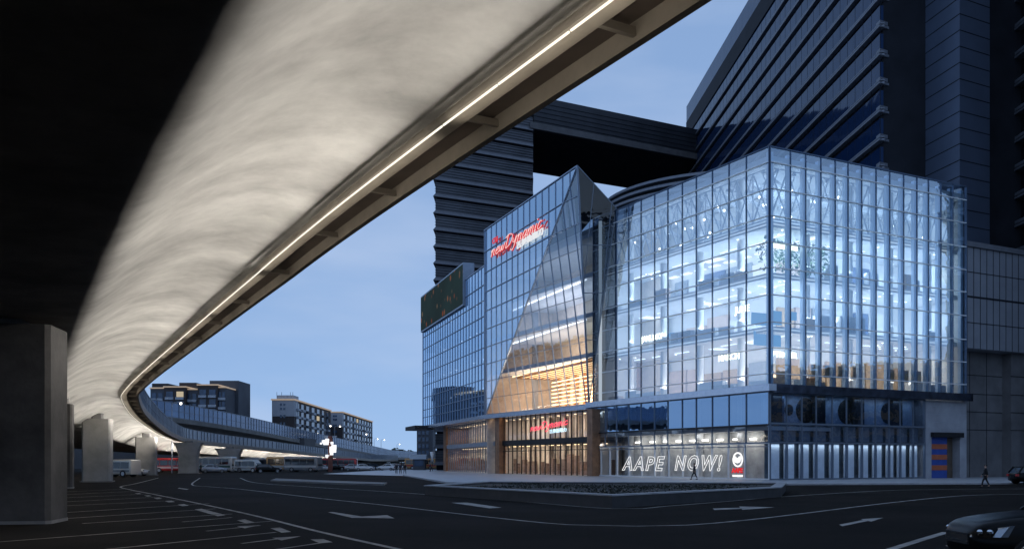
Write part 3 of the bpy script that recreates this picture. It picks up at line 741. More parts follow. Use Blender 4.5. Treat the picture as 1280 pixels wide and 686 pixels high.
for (o_, d_, n_, L_, st) in ((base0, dbase, nb_, Lb, 2.1), (b1, dbase2, nb2_, Lb2, 2.6)):
    mb = MB(); k = .8
    while k < L_: mb.obox(o_, d_, n_, k, k + rng.uniform(.3, .9), -4.6, -4.2, 0, 8.8); k += st * rng.uniform(.7, 1.2)
    mb.build('lobby_fin', mat('pale_timber_fin', (.6, .5, .4), .5, var=.2), mall)
    mb = MB(); k = 1.2
    while k < L_: mb.obox(o_, d_, n_, k, k + rng.uniform(.5, 1.2), -3.9, -3.3, 0, rng.uniform(1.6, 3.2)); k += st * rng.uniform(.7, 1.3)
    mb.build('lobby_display', M_brown, mall)
    mb = MB(); mb.obox(o_, d_, n_, .3, L_ - .3, -4.9, -.3, 4.45, 4.85); mb.build('lobby_ceiling', mat('dark_soffit', (.12, .1, .09), .5, var=.2), mall)
    mb = MB(); mb.obox(o_, d_, n_, .3, L_ - .3, -4.9, -.3, 8.75, 8.88); mb.build('lobby_ceiling', M_slab, mall)
    mb = MB(); k = 1.0
    while k < L_ - 2:
        mb.obox(o_, d_, n_, k, k + 1.3, -2.6, -2.4, 4.36, 4.42); mb.obox(o_, d_, n_, k, k + .5, -2.2, -2.0, 8.66, 8.72); k += 2.6
    mb.build('lobby_light', L_warm, mall)
    for q in (.25, .75):
        p = o_ + d_ * (L_ * q) - n_ * 1.6
        area('lobby_lamp', H_(p, 4.3), V(0, 0, -1) - n_ * .5, L_ * .45, .5, 420, (1, .85, .68), 160, d_)
        area('lobby_lamp', H_(p, 8.6), V(0, 0, -1) - n_ * .5, L_ * .45, .5, 480, (1, .88, .75), 160, d_)
    mb = MB(); mb.obox(o_, d_, n_, 0, L_, -.05, .22, 4.55, 5.3); mb.build('sign_band', M_black if o_ is base0 else M_gry, mall)
for p in (base0 + nb_ * .3, base0 + dbase * (Lb * .93) + nb_ * .3):
    mb = MB(); mb.obox(p, dbase, nb_, -.7, .7, -.7, .5, 0, 8.9); mb.build('copper_post', M_copper, mall)
mb = MB(); p = b2; mb.obox(p, dbase2, nb2_, -.2, 2.2, -4.5, .4, 0, 8.9); mb.build('copper_post', M_copper, mall)
# canopy wing sticking out at the far left end
mb = MB(); pe = LP(lE, 0, 0); mb.obox(pe, lD, nL, -9, 1.5, -.5, 3.6, 8.6, 9.4); mb.build('entrance_canopy', M_black, mall)

b = MB(); b.hexa([PC(36.0, .4), PC(36.0, 12.2), PC(36.3, 12.2), PC(36.3, .4)], [PC(36.0, .4, 39), PC(36.0, 12.2, 33), PC(36.3, 12.2, 33), PC(36.3, .4, 39)]); b.build('end_wall', M_cw, mall)
# warm floor inside the crystal: slatted timber ceiling with light lines
mb = MB(); mb.obox(V(Pk.x, Pk.y, 0), cD, -nC, 5, 35, 4.6, 11.9, 15.75, 15.98); mb.build('timber_ceiling', M_wood, mall)
mb = MB()
for k in range(11):
    mb.obox(V(Pk.x, Pk.y, 0), cD, -nC, 5 + .3, 34.5, 4.9 + k * .62, 5.25 + k * .62, 15.5, 15.73)
mb.build('ceiling_slat', M_wood, mall)
mb = MB()
for k in range(6): mb.obox(V(Pk.x, Pk.y, 0), cD, -nC, 5.4, 33, 5.3 + k * 1.24, 5.52 + k * 1.24, 15.52, 15.6)
for k in range(7): mb.obox(V(Pk.x, Pk.y, 0), cD, -nC, 7, 34, 11.0, 11.15, 11.2 + k * .62, 11.34 + k * .62)  # added glowing tiers on the back wall, standing in for ceiling light lines
mb.build('ceiling_and_added_tier_light', glow('amber_strip', (1.0, .68, .36), 5), mall)
mb = MB()
for k in range(9): mb.obox(V(Pk.x, Pk.y, 0), cD, -nC, 5 + k * 3.4, 5.6 + k * 3.4, 11.3, 11.9, 9.6, 15.7); 
mb.build('timber_column', M_wood, mall)
for z in zfC[:3] + [38.0]:
    mb = MB(); mb.obox(V(Pk.x, Pk.y, 0), cD, -nC, 6, 34, 4.0, 4.15, z - .9, z - .72)
    if z < 30: mb.build('edge_light', L_warm if z < 22 else L_strip, mall)
area('crystal_lamp', PC(18, 5, 15.2), V(0, 0, -1) - nC * .9, 26, 3, 4600, (1, .78, .55), 170, cD)
area('crystal_lamp', PC(18, 5.5, 10.2), V(0, 0, 1) - nC * .4, 26, 2, 2600, (1, .76, .53), 170, cD)
area('crystal_lamp', PC(18, 6, 21.0), V(0, 0, -1) - nC * .9, 26, 3, 2200, (1, .78, .55), 170, cD)
area('crystal_lamp', PC(18, 6, 26.4), V(0, 0, -1) - nC * .9, 26, 3, 1800, (.9, .93, 1), 170, cD)
area('crystal_lamp', PC(20, 5, 31.8), V(0, 0, -1) - nC * .9, 26, 3, 500, (.85, .92, 1), 170, cD)
mb = MB()
for k in range(13):                        # white triangular blades under the crystal roof
    s = 4 + k * 2.3; z = 33.4 
    mb.hexa([PC(s, 1.4, z), PC(s + .8, 1.4, z), PC(s + .8, 1.7, z), PC(s, 1.7, z)], [PC(s + .7, 1.4, z + 3.6), PC(s + 2.0, 1.4, z + 3.6), PC(s + 2.0, 1.7, z + 3.6), PC(s + .7, 1.7, z + 3.6)])
mb.build('roof_blade', M_white, mall)
# interior lamps and added ceiling fill of the bright block
for fi, z in enumerate(FLOORS[:-1]):
    zc = FLOORS[fi + 1] - .8
    cA = [(1, .9, .82), (.78, .9, 1), (.76, .89, 1), (.7, .86, 1)][fi]
    e = [1250, 1500, 1600, 560][fi]
    area('floor_lamp_bank', AB(16.5, 4.2, zc), V(0, 0, -1) + dB * .55, 30, 5, e, cA, 175, dA)
    area('floor_lamp_bank', AB(4.2, 16, zc), V(0, 0, -1) + dA * .55, 27, 5, e * 1.25, [(.95, .88, .84), (.76, .89, 1), (.74, .88, 1), (.68, .85, 1)][fi], 175, dB)
    area('ceiling_fill_light', AB(16, 2.2, z + 1.3), V(0, 0, 1) + dB * .5, 29, .5, e * .5, cA, 175, dA)  # added fill without a fixture, aimed up to brighten the ceilings
    area('ceiling_fill_light', AB(2.2, 16, z + 1.3), V(0, 0, 1) + dA * .5, 26, .5, e * .5, cA, 175, dB)
for z in (14.8, 20, 25.2, 30.4):
    area('wing_lamp', LP(24, z, 3.5), V(0, 0, -1) - nL * .6, 44, 3, 260, (.9, .95, 1), 170, lD)
    mb = MB()
    for k in range(9):
        if rng.random() < .6: s = 2 + k * 5 + rng.uniform(-1, 1); mb.obox(L0, lD, -nL, s, s + rng.uniform(.4, 1.2), 3, 3.3, z + .1, z + .18)
    if mb.v: mb.build('ceiling_light', L_strip, mall)

# LED screen on the left wing
def led_mat():
    m = bpy.data.materials.new('led_picture'); m.use_nodes = True
    n = m.node_tree.nodes; l = m.node_tree.links; n.clear()
    tc = n.new('ShaderNodeTexCoord'); mp = n.new('ShaderNodeMapping'); mp.inputs['Scale'].default_value = (.42, .42, .42)
    vo = n.new('ShaderNodeTexVoronoi'); vo.inputs['Scale'].default_value = 1.0
    r = n.new('ShaderNodeValToRGB'); r.color_ramp.elements[0].position = .12; r.color_ramp.elements[0].color = (1, 1, 1, 1)
    r.color_ramp.elements[1].position = .3; r.color_ramp.elements[1].color = (0, 0, 0, 1)
    no = n.new('ShaderNodeTexNoise'); no.inputs['Scale'].default_value = .09
    r2 = n.new('ShaderNodeValToRGB'); r2.color_ramp.elements[0].color = (.012, .016, .02, 1); r2.color_ramp.elements[1].color = (.02, .04, .045, 1)
    r3 = n.new('ShaderNodeValToRGB'); r3.color_ramp.elements[0].color = (.16, .035, .02, 1); r3.color_ramp.elements[1].color = (.12, .11, .08, 1)
    mx = n.new('ShaderNodeMixRGB'); e = n.new('ShaderNodeEmission'); o = n.new('ShaderNodeOutputMaterial')
    l.new(tc.outputs['Object'], mp.inputs[0]); l.new(mp.outputs[0], vo.inputs['Vector']); l.new(vo.outputs['Distance'], r.inputs[0])
    l.new(tc.outputs['Object'], no.inputs['Vector']); l.new(no.outputs['Fac'], r2.inputs[0]); l.new(vo.outputs['Color'], r3.inputs[0])
    l.new(r.outputs[0], mx.inputs[0]); l.new(r2.outputs[0], mx.inputs[1]); l.new(r3.outputs[0], mx.inputs[2])
    l.new(mx.outputs[0], e.inputs[0]); l.new(e.outputs[0], o.inputs[0]); return m
sc_ = thing('led_screen', 'large dark green led screen with orange dots on the mall roof edge', 'screen', LP(31, 29.8, -.4))
mb = MB(); mb.obox(L0, lD, nL, 12.8, lE + .3, -1.6, .45, 29.75, 37.4); mb.build('case', mat('screen_case', (.3, .36, .45), .4, .4, var=.1), sc_)
mb = MB(); mb.obox(L0, lD, nL, 13.1, lE, .45, .52, 30.05, 37.1); mb.build('display', led_mat(), sc_)

# ------------------------------------------------------------------ signs
LET = {'n': [[(0, .7), (.12, .95), (.1, 0)], [(.1, .5), (.35, .95), (.5, .85), (.48, .1), (.65, .1)]],
 'e': [[(.02, .45), (.45, .62), (.4, .92), (.15, .8), (.05, .3), (.25, .0), (.6, .25)]],
 'w': [[(.0, .9), (.12, .1), (.25, .05), (.4, .8), (.45, .1), (.62, .08), (.8, .95)]],
 'D': [[(.25, 1.7), (.15, .05)], [(-.1, 1.5), (.4, 1.75), (.95, 1.3), (.8, .35), (.2, .0)]],
 'y': [[(.0, .9), (.1, .3), (.3, .2), (.5, .9)], [(.55, .95), (.4, -.2), (.15, -.75), (-.1, -.5)]],
 'a': [[(.5, .85), (.2, .95), (.02, .4), (.15, .02), (.45, .4), (.52, .9), (.5, .1), (.68, .15)]],
 'm': [[(.0, .9), (.06, 0)], [(.06, .5), (.25, .95), (.36, .8), (.34, 0)], [(.34, .5), (.55, .95), (.68, .8), (.66, .1), (.8, .1)]],
 'i': [[(.1, .9), (.06, .1), (.22, .1)], [(.16, 1.3), (.18, 1.42)]],
 'c': [[(.5, .8), (.25, .95), (.03, .4), (.2, .0), (.6, .25)]]}
ADV = {'n': .78, 'e': .62, 'w': .92, 'D': 1.15, 'y': .72, 'a': .74, 'm': .95, 'i': .35, 'c': .65}
M_red = mat('red_sign_letter', (.7, .03, .05), .4, var=.05, emit=(1, .06, .07), es=.45)
M_redrim = glow('white_neon', (1, .7, .68), 1.0)
def script(word, size, m, origin, r, parent, rise=.09, rad=.085, name='letter', hs=1.0):
    x = 0
    for ch in word:
        mb = MB()
        for st in LET[ch]:
            pts = crom([V(px_, py_, 0) for px_, py_ in st], .12) if len(st) > 2 else [V(*st[0], 0), V(*st[1], 0)]
            P3 = [origin + r * ((p.x + x + p.y * .22) * size) + V(0, 0, p.y * hs + (p.x + x) * rise * size) for p in pts]
            mb.tube(P3, rad, 6)
        mb.build(name, m, parent); x += ADV[ch]
    return x * size
def crystalP(px, z, out):                  # point on the crystal front plane
    k = (px - 640) / F; s = (Pk.x - k * Pk.y) / (-cD.x + k * cD.y); return PC(s, -out, z), s
p0, s0 = crystalP(617.5, 0, .45); p1, s1 = crystalP(684, 0, .45)
word_w = sum(ADV[c] for c in 'newDynamic'); size = (s0 - s1) / (word_w + .2)
p0.z = Z_(322, p0.y); endz = Z_(283, p1.y)
rise = ((endz - p0.z) / size) / word_w
sg = thing('mall_sign', 'large red script newDynamic sign with white characters high on the crystal facade', 'sign', p0)
script('newDynamic', size, M_red, p0, -cD, sg, rise, .13, hs=1.05)
script('newDynamic', size, M_redrim, p0 + nC * .16 + V(0, 0, .03), -cD, sg, rise, .05, 'neon_tube', hs=1.05)
pt, st_ = crystalP(648.5, 0, .4); pt.z = Z_(311, pt.y)
M_chr = glow('white_sign_letter', (.95, .97, 1), .85)
slope_r = (-cD + V(0, 0, rise * .6)).normalized()
text('character', '吉奥新動力', 2.1, M_chr, pt, slope_r, V(0, 0, 1), sg, ext=.1, bold=0, space=.98, hs=.6)
pt2, _ = crystalP(618.5, 0, .4); pt2.z = Z_(305.5, pt2.y)
text('letter', 'CTM', 1.2, M_red, pt2, slope_r, V(0, 0, 1), sg, ext=.06, bold=.02)
# entrance sign
def baseP(px, z, out):
    k = (px - 640) / F; s = (base0.x - k * base0.y) / (-dbase.x + k * dbase.y); return base0 + dbase * s + nb_ * out + V(0, 0, z), s
p0, s0 = baseP(665, 0, .3); p1, s1 = baseP(713, 0, .3); size = (s0 - s1) / (word_w + .2)
p0.z = Z_(539, p0.y); rise = ((Z_(530, p1.y) - p0.z) / size) / word_w
sg = thing('entrance_sign', 'small glowing red script sign with pale blue characters above the mall entrance', 'sign', p0)
script('newDynamic', size, glow('red_neon', (1, .12, .18), 1.3), p0, -dbase, sg, rise, .07, hs=.62)
pt, _ = baseP(689, 0, .3); pt.z = Z_(541, pt.y)
text('character', '吉奥新動力', 1.05, glow('blue_white_letter', (.6, .85, 1), 1.4), pt, (-dbase + V(0, 0, rise * .5)).normalized(), V(0, 0, 1), sg, ext=.04, bold=.01, hs=.6)
# outlined shop words and badge
a0 = sA(779.5); Y = (C0 + dA * a0).y
sg = thing('shop_sign', 'white outlined capital letters AAPE NOW! across the bright shop window', 'sign', AB(a0, -.2, 0.9))
L_out = glow('white_outline_letter', (1, 1, 1), 1.15)
x = 0
aend = sA(905)
for word, a_px, e_px in (('AAPE', 780, 834), ('NOW!', 844.5, 904)):
    a_s, a_e = sA(a_px), sA(e_px)
    t = text('letter', word, 2.35, L_out, AB(a_s, -.2, Z_(586.8, (C0 + dA * a_s).y)), -dA, V(0, 0, 1), sg, shear=.28, outline=.032, bold=.045, space=1.3)
    w = max(v.co.dot(-dA) for v in t.data.vertices) - min(v.co.dot(-dA) for v in t.data.vertices)
    k = (a_s - a_e) / w
    for v in t.data.vertices:
        s = v.co.dot(-dA); v.co += (-dA) * (s * k - s)
ac = sA(924); pc = AB(ac, -.2, Z_(574, (C0 + dA * ac).y))
sg = thing('shop_badge', 'round white face badge above small red letters on the shop window', 'sign', pc)
ring = MB(); ring.tube([pc + (-dA) * (.72 * math.cos(t)) + V(0, 0, .72 * math.sin(t)) for t in [i * math.pi / 12 for i in range(25)]], .09, 6); ring.build('ring', L_out, sg)
mb = MB(); mb.ball(pc + nA * .05 + V(0, 0, -.1), .36, 12, (1, .5, .8)); mb.build('face', L_out, sg)
mb = MB()
for s in (-.4, .4): mb.ball(pc + nA * .05 - dA * s + V(0, 0, .18), .2, 8, (1, .5, 1))
mb.build('ear', L_out, sg)
text('letter', 'AAPE', .72, glow('red_letter', (.9, .04, .05), .8), pc + dA * .92 + V(0, 0, -1.4), -dA, V(0, 0, 1), sg, ext=.04, bold=.03)
mb = MB(); mb.obox(pc, -dA, nA, -.8, .8, 0, .06, pc.z - 1.85, pc.z - 1.62); mb.build('bar', L_out, sg)

# ------------------------------------------------------------------ dark towers and sky bridge
def solid_glass(name, c, fac, rough=.06):
    m = bpy.data.materials.new(name); m.use_nodes = True
    p = m.node_tree.nodes['Principled BSDF']; p.inputs['Base Color'].default_value = (*c, 1); p.inputs['Roughness'].default_value = rough
    p.inputs['Specular IOR Level'].default_value = fac; p.inputs['Specular Tint'].default_value = (.42, .62, 1, 1)
    n = m.node_tree.nodes; l = m.node_tree.links
    tc = n.new('ShaderNodeTexCoord'); t = n.new('ShaderNodeTexNoise'); t.inputs['Scale'].default_value = .25
    b_ = n.new('ShaderNodeBump'); b_.inputs['Distance'].default_value = .04; b_.inputs['Strength'].default_value = 1
    l.new(tc.outputs['Object'], t.inputs['Vector']); l.new(t.outputs['Fac'], b_.inputs['Height']); l.new(b_.outputs[0], p.inputs['Normal'])
    return m
M_tglass = solid_glass('tower_glass', (.01, .028, .08), .22)
M_tdark = mat('tower_black_cladding', (.018, .021, .028), .6, 0, var=.3, scale=.2, spec=.1)
M_tledge = mat('tower_grey_ledge', (.2, .22, .26), .5, .3, var=.15)
M_louv = mat('charcoal_louvre', (.14, .15, .17), .5, .3, var=.25, scale=.15)
M_louv_t = mat('pale_louvre_lip', (.16, .17, .195), .45, .3, var=.15)
M_tpanel = mat('blue_grey_cladding', (.09, .12, .18), .4, .3, var=.12, scale=.2)
# left slab tower
Y0 = 214; bk = V(.01, 1, 0).normalized(); TL = V(X_(543, Y0), Y0, 0); wT = 25.6
tw = thing('louvred_tower', 'dark tower of stacked horizontal louvre bands rising behind the mall entrance', 'tower', TL)
b = MB(); b.obox(TL, dB, bk, .5, wT - .3, .5, 38, 0, 96); b.build('core', M_tdark, tw)
z = 1.2; fh = 3.8
while z < 94:
    b = MB(); b.obox(TL, dB, bk, .25, wT, .1, 38.2, z + .7, z + fh - .5); b.build('louvre_band', M_louv, tw)
    b = MB(); b.hexa([TL + V(0, 0, z) - dB * .3 - bk * .35, TL + V(0, 0, z) + dB * (wT + .1) - bk * .35, TL + V(0, 0, z) + dB * (wT + .1) + bk * 38, TL + V(0, 0, z) - dB * .3 + bk * 38],
                     [TL + V(0, 0, z + .75) + dB * .25 + bk * .05, TL + V(0, 0, z + .75) + dB * wT + bk * .05, TL + V(0, 0, z + .75) + dB * wT + bk * 38, TL + V(0, 0, z + .75) + dB * .25 + bk * 38]); b.build('band_lip', M_louv_t, tw)
    b = MB()
    for k in range(4): b.obox(TL, dB, bk, .1, wT, -.03, .2, z + 1.2 + k * .6, z + 1.26 + k * .6)
    b.build('louvre', M_tdark, tw)
    z += fh
# sky bridge
BS = TL + dB * (wT - 2.0)
br = thing('sky_bridge', 'dark sky bridge joining the louvred tower to the tall glass tower', 'bridge', BS + V(0, 0, 86))
zb1 = Z_(155, BS.y + 1); zb2 = Z_(119, BS.y + 1); Lbr = 56
b = MB(); b.obox(BS, dB, bk, 2.2, Lbr, .2, 34, zb1 + .05, zb2); b.build('body', mat('bridge_cladding', (.045, .05, .06), .45, .3, var=.2, scale=.15), br)
b = MB(); b.obox(BS, dB, bk, 1.2, Lbr, -.4, 34, zb1 - 1.2, zb1 + .3); b.build('edge_trim', mat('bridge_trim', (.12, .12, .125), .6, .1, var=.25, scale=.4), br)
b = MB(); b.obox(BS, dB, bk, 2.4, Lbr, .4, 33.5, zb1 - 1.3, zb1 - 1.2); b.build('underside', M_tdark, br)
b = MB()
for k in range(5): b.obox(BS, dB, bk, 2, Lbr, .1, .3, zb1 + .9 + k * 1.1, zb1 + 1.0 + k * 1.1)
b.build('cladding_joint', M_tdark, br)
# curved louvred drum behind the mall roof
dm = thing('louvred_drum', 'dark curved drum of horizontal fins under the sky bridge above the mall roof', 'building', (38, 190, 30))
ctr = V(44, 200, 0)
for k in range(7):
    z = 47.5 + k * 1.35; rr = 27 - k * .35
    b = MB(); pts = [ctr + V(rr * math.cos(t), rr * math.sin(t), 0) for t in [math.pi * 2 * i / 64 for i in range(64)]]
    b.prism([tuple(p[:2]) for p in pts], z, z + .5); b.build('fin', M_tledge, dm)
b = MB(); b.prism([tuple((ctr + V(24.2 * math.cos(t), 24.2 * math.sin(t), 0))[:2]) for t in [math.pi * 2 * i / 48 for i in range(48)]], 30, 56); b.build('wall', M_tdark, dm)

# tall glass tower at the right
TR0 = V(52.6, 135, 0); tD = V(-40, 1180, 0).normalized(); tN = V(-tD.y, tD.x, 0); LT_ = 126
tr = thing('glass_tower', 'tall dark blue glass tower with bright ledges at every floor, joined by the sky bridge', 'tower', TR0)
FHT = 4.04; zc0 = Z_(35.3 * 3, 135); ztop = 100.0
b = MB(); b.obox(TR0, tD, tN, .2, LT_, -40, -.6, 0, ztop - 1); b.build('core', M_tdark, tr)
k = -9
z = zc0 - 16 * FHT
M_lit = glow('lit_office', (1, .78, .5), 1.0)
nfl = 0
while z < ztop:
    if z > 20:
        zt = min(z + FHT - .55, ztop)
        if z + FHT < ztop - 6.5:
            b = MB(); b.obox(TR0, tD, tN, 0.05, LT_ - .2, -.55, -.05, z + .75, zt - .25); b.build('window_band', M_tglass, tr)
            b = MB(); b.obox(TR0, tD, tN, -.45, LT_ - .1, -.5, .30, z, z + .28); b.obox(TR0, tD, tN, -.45, LT_ - .1, -.5, .22, z + .42, z + .62); b.build('ledge', M_tledge, tr)
            b = MB(); b.obox(TR0, dB, tD, -.2, 3.3, -.5, .9, z - .05, z + .28); b.obox(TR0, dB, tD, -.2, 3.2, -.4, .9, z + .4, z + .95); b.build('balcony', M_tledge, tr)
    z += FHT; nfl += 1
b = MB(); b.obox(TR0, tD, tN, 0.0, LT_, -.6, .1, ztop - 4.4, ztop); b.build('top_band', M_tglass, tr)
b = MB(); b.obox(TR0, tD, tN, 0.0, LT_ + .2, -.6, .16, ztop - 8.6, ztop - 4.4); b.build('dark_band', M_tdark, tr)
b = MB()
for k in range(0, 42):
    b.obox(TR0, tD, tN, k * 3.0, k * 3.0 + .05, -.1, -.03, 30, ztop)
b.build('mullion', M_tdark, tr)
b = MB()
for (s, fl) in ((62, 13.2), (47, 11.2), (38, 10.2), (30, 9.2), (70, 9.2), (84, 4.2)):
    zz = zc0 + (fl - 13) * FHT
    for q in range(3): b.obox(TR0, tD, tN, s + q * 1.7, s + q * 1.7 + .5, -.06, .0, zz + 1.4, zz + 1.9)
b.build('lit_window', M_lit, tr)
b = MB(); b.obox(TR0, dB, tD, 1.0, 18, 2.5, 20, 0, 110); b.build('recess_wall', M_tdark, tr)
# blue grey panelled block
PB = V(60.7, 128, 0); pL = V(-220, 1180, 0).normalized()
b = MB(); ang = [PB, PB + dB * 6.3, PB + dB * 6.3 + V(2, 18, 0), PB + pL * 12 + V(1, 8, 0), PB + pL * 12]
b.prism([tuple(p[:2]) for p in ang], 0, 112); blk = b.build('stair_block', M_tpanel, tr)
b = MB()
z = Z_(17.5, 128) - 22 * 2.2
while z < 105:
    b.bar(PB + V(0, 0, z) - dA * .01, PB + dB * 6.3 + V(0, 0, z) - dA * .01, .12, .05, nB)
    nP = V(-pL.y, pL.x, 0); b.bar(PB + V(0, 0, z) + nP * .01, PB + pL * 12 + V(0, 0, z) + nP * .01, .12, .05, nP)
    z += 2.2
b.build('panel_joint', M_tdark, blk)
# right wing with balconies
wg = thing('balcony_tower', 'black tower wing with pale balcony edges at the right border', 'tower', (76, 118, 0))
b = MB(); b.box(73.4, 112, 106, 150, 0, 112); b.build('wall', M_tdark, wg)
z = zc0 - 16 * FHT
M_win = mat('black_window', (.01, .012, .018), .15, 0, var=.2)
while z < 108:
    if z > 24:
        b = MB(); b.box(72.3, 112, 105, 137.5, z, z + .3); b.box(72.35, 112, 105.05, 137.45, z + .45, z + .9); b.build('balcony', M_tledge, wg)
        b = MB(); b.box(73.3, 73.5, 107, 136, z + 1.2, z + 3.6); b.build('window', M_win, wg)
    z += FHT
b = MB(); b.box(66.6, 74, 141, 150, 0, 112); b.build('recess_wall', M_tdark, wg)
b = MB(); zq = Z_(124, 140); b.box(68.2, 71.4, 140.85, 140.95, zq, zq + 2.2); b.build('lit_window', glow('dim_warm_window', (.9, .6, .25), .07), wg)

# podium at the right of the mall
pd = thing('podium_block', 'grey panelled podium block overhanging a dark stone wall beside the mall', 'building', AB(0, bE + 8))
M_pp = mat('podium_panel', (.27, .29, .33), .4, .3, var=.1, scale=.4)
b = MB(); b.obox(C0, dB, dA, bE + .35, bE + 60, .3, 14, 15.4, 27.4); up = b.build('upper_box', M_pp, pd)
b = MB(); b.obox(C0, dB, dA, bE + .1, bE + 60, 0, 14, 27.4, 28.0); b.build('parapet', M_louv_t, pd)
b = MB()
for zz in (18.4, 21.4, 24.4): b.obox(C0, dB, dA, bE + .35, bE + 60, .25, .32, zz, zz + (.22 if zz == 21.4 else .08))
for k in range(38): b.obox(C0, dB, dA, bE + .6 + k * 1.2, bE + .66 + k * 1.2, .26, .32, 15.4, 27.4)
b.build('panel_joint', M_tdark, up)
b = MB(); b.obox(C0, dB, dA, bE + .35, bE + 10.5, 2.6, 14, 0, 15.4); b.obox(C0, dB, dA, bE + 10.5, bE + 60, 1.4, 14, 0, 15.4); lw = b.build('stone_wall', mat('dark_podium_stone', (.13, .13, .135), .55, var=.3, scale=.4, bump=.1, bscale=6), pd)
b = MB()
for zz in (5.8, 8.0, 10.2, 12.5): b.obox(C0, dB, dA, bE + .4, bE + 10.4, 2.55, 2.65, zz, zz + .07); b.obox(C0, dB, dA, bE + 10.4, bE + 60, 1.35, 1.45, zz, zz + .07)
for zz in (6.9, 9.2): 
    for k in range(16): b.obox(C0, dB, dA, bE + 1 + k * 3.2, bE + 1.05 + k * 3.2, 1.36 if k > 3 else 2.56, 1.46 if k > 3 else 2.66, .0, 15.4)
    break
b.build('stone_joint', M_tdark, lw)

# ------------------------------------------------------------------ distant apartment blocks, trees and lamps
M_apt = mat('dark_brick', (.06, .05, .05), .8, var=.2, scale=.2)
M_apt2 = mat('slate_render', (.085, .095, .115), .8, var=.15, scale=.2)
M_aptw = mat('apartment_glass', (.05, .09, .16), .12, 0, var=.5, scale=.4)
M_bal = mat('white_balcony', (.38, .42, .48), .6, var=.2)
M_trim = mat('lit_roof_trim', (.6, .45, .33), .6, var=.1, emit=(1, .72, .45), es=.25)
M_litw = glow('lit_flat_window', (1, .85, .6), .5)
def flat_block(o, x0, x1, y0, y1, zt, m, fronts, fh=3.0, cols=2, side=None):
    mb = MB(); mb.box(x0, x1, y0, y1, 0, zt); w = mb.build('wall', m, o)
    mb = MB(); mb.box(x0 - .3, x1 + .3, y0 - .3, y1 + .3, zt, zt + .45); mb.build('roof_trim', M_trim, o)
    return w
o = thing('apartment_block', 'dark apartment block with stepped roofs peeking over the noise barrier', 'building', (X_(244, 300), 300, 0))
Y = 300
for (a, c, top, y0, m) in ((188, 205, 485.5, 300, M_apt2), (205, 232, 484, 299, M_apt), (232, 247, 487, 301, M_apt2), (247, 272, 481.5, 298.5, M_apt), (272, 282, 484.5, 299.5, M_apt2), (224, 245, 478, 312, M_apt), (262, 298, 475.5, 310, M_apt2), (190, 210, 479, 316, M_apt)):
    zt = Z_(top, y0); x0, x1 = X_(a, y0), X_(c, y0)
    mb = MB(); mb.box(x0, x1, y0, y0 + 14, 0, zt); mb.build('wall', m, o)
    if y0 < 305:
        mb = MB(); mb.box(x0 - .2, x1 + .2, y0 - .3, y0 + 14, zt, zt + .4); mb.build('roof_trim', M_trim, o)
        for c_ in range(2):
            xw = x0 + (x1 - x0) * (.1 + .48 * c_); ww = (x1 - x0) * .32; zz = zt - 3.0
            while zz > 3:
                mb = MB(); mb.box(xw, xw + ww, y0 - .1, y0 + .2, zz, zz + 1.7); mb.build('window', M_litw if rng.random() < .04 else M_aptw, o)
                mb = MB(); mb.box(xw - .2, xw + ww + .2, y0 - .7, y0, zz - .9, zz - .1); mb.build('balcony', M_bal, o)
                zz -= 3.0
def long_block(label, x0, w, y0, y1, zt, pale):
    o = thing('apartment_block', label, 'building', (x0 + w / 2, y0, 0))
    lean = -.0153
    X = lambda y: x0 + w + lean * (y - y0)
    mb = MB(); mb.prism([(x0, y0), (x0 + w, y0), (X(y1), y1), (X(y1) - w, y1)], 0, zt); mb.build('wall', M_apt, o)
    mb = MB(); mb.prism([(x0 - .3, y0 - .4), (x0 + w + .4, y0 - .4), (X(y1) + .4, y1), (X(y1) - w, y1)], zt, zt + .5); mb.build('roof_trim', M_trim, o)
    mb = MB(); mb.box(x0 + .2, x0 + w + .06, y0 - .12, y0 + (6 if pale > 1 else 3), zt - pale_h, zt - .02); mb.build('gable_panel', mat('pale_gable', (.42, .45, .5), .7, var=.08), o)
    for r in range(6):
        for c in range(2):
            mb = MB(); zz = zt - 1.9 - r * 1.5 if r < 2 else zt - 6.2 - (r - 2) * 2.6
            mb.box(x0 + w * (.36 + .15 * c), x0 + w * (.36 + .15 * c) + .7, y0 - .2, y0, zz, zz + (.8 if r < 2 else 1.1)); mb.build('gable_window', M_aptw, o)
    y = y0 + 3
    while y < y1 - 5:
        zz = zt - 2.6; wd = rng.uniform(3.5, 5.5)
        while zz > 4:
            mb = MB(); mb.prism([(X(y) - .1, y), (X(y) + .12, y), (X(y + wd) + .12, y + wd), (X(y + wd) - .1, y + wd)], zz, zz + 1.8); mb.build('window', M_litw if rng.random() < .03 else M_aptw, o)
            mb = MB(); mb.prism([(X(y) - .1, y - .2), (X(y) + .9, y - .2), (X(y + wd) + .9, y + wd + .2), (X(y + wd) - .1, y + wd + .2)], zz - .9, zz - .1); mb.build('balcony', M_bal if rng.random() < .7 else M_apt2, o)
            zz -= 2.7
        y += wd + rng.uniform(3.5, 7)
    return o
pale_h = 5.6
o = long_block('long dark apartment block with pale grey gable top and rooftop box', X_(340, 330), 7.8, 330, 402, Z_(500, 330), 2)
mb = MB(); mb.box(X_(344, 330), X_(368, 330) - .8, 332, 340, Z_(500, 330) + .5, Z_(500, 330) + 1.9); mb.build('rooftop_box', M_bal, o)
mb = MB()
for px in (346, 352, 363, 366): mb.tube([(X_(px, 333), 333, 23), (X_(px, 333), 333, 26.5)], .07, 5)
mb.build('antenna', M_black, o)
pale_h = 6.2
long_block('farther dark apartment block behind the pale gabled one', X_(410, 408), 6.2, 408, 506, 23.2, 1)
o = thing('apartment_block', 'far bluish block seen just left of the mall canopy', 'building', (X_(530, 380), 380, 0))
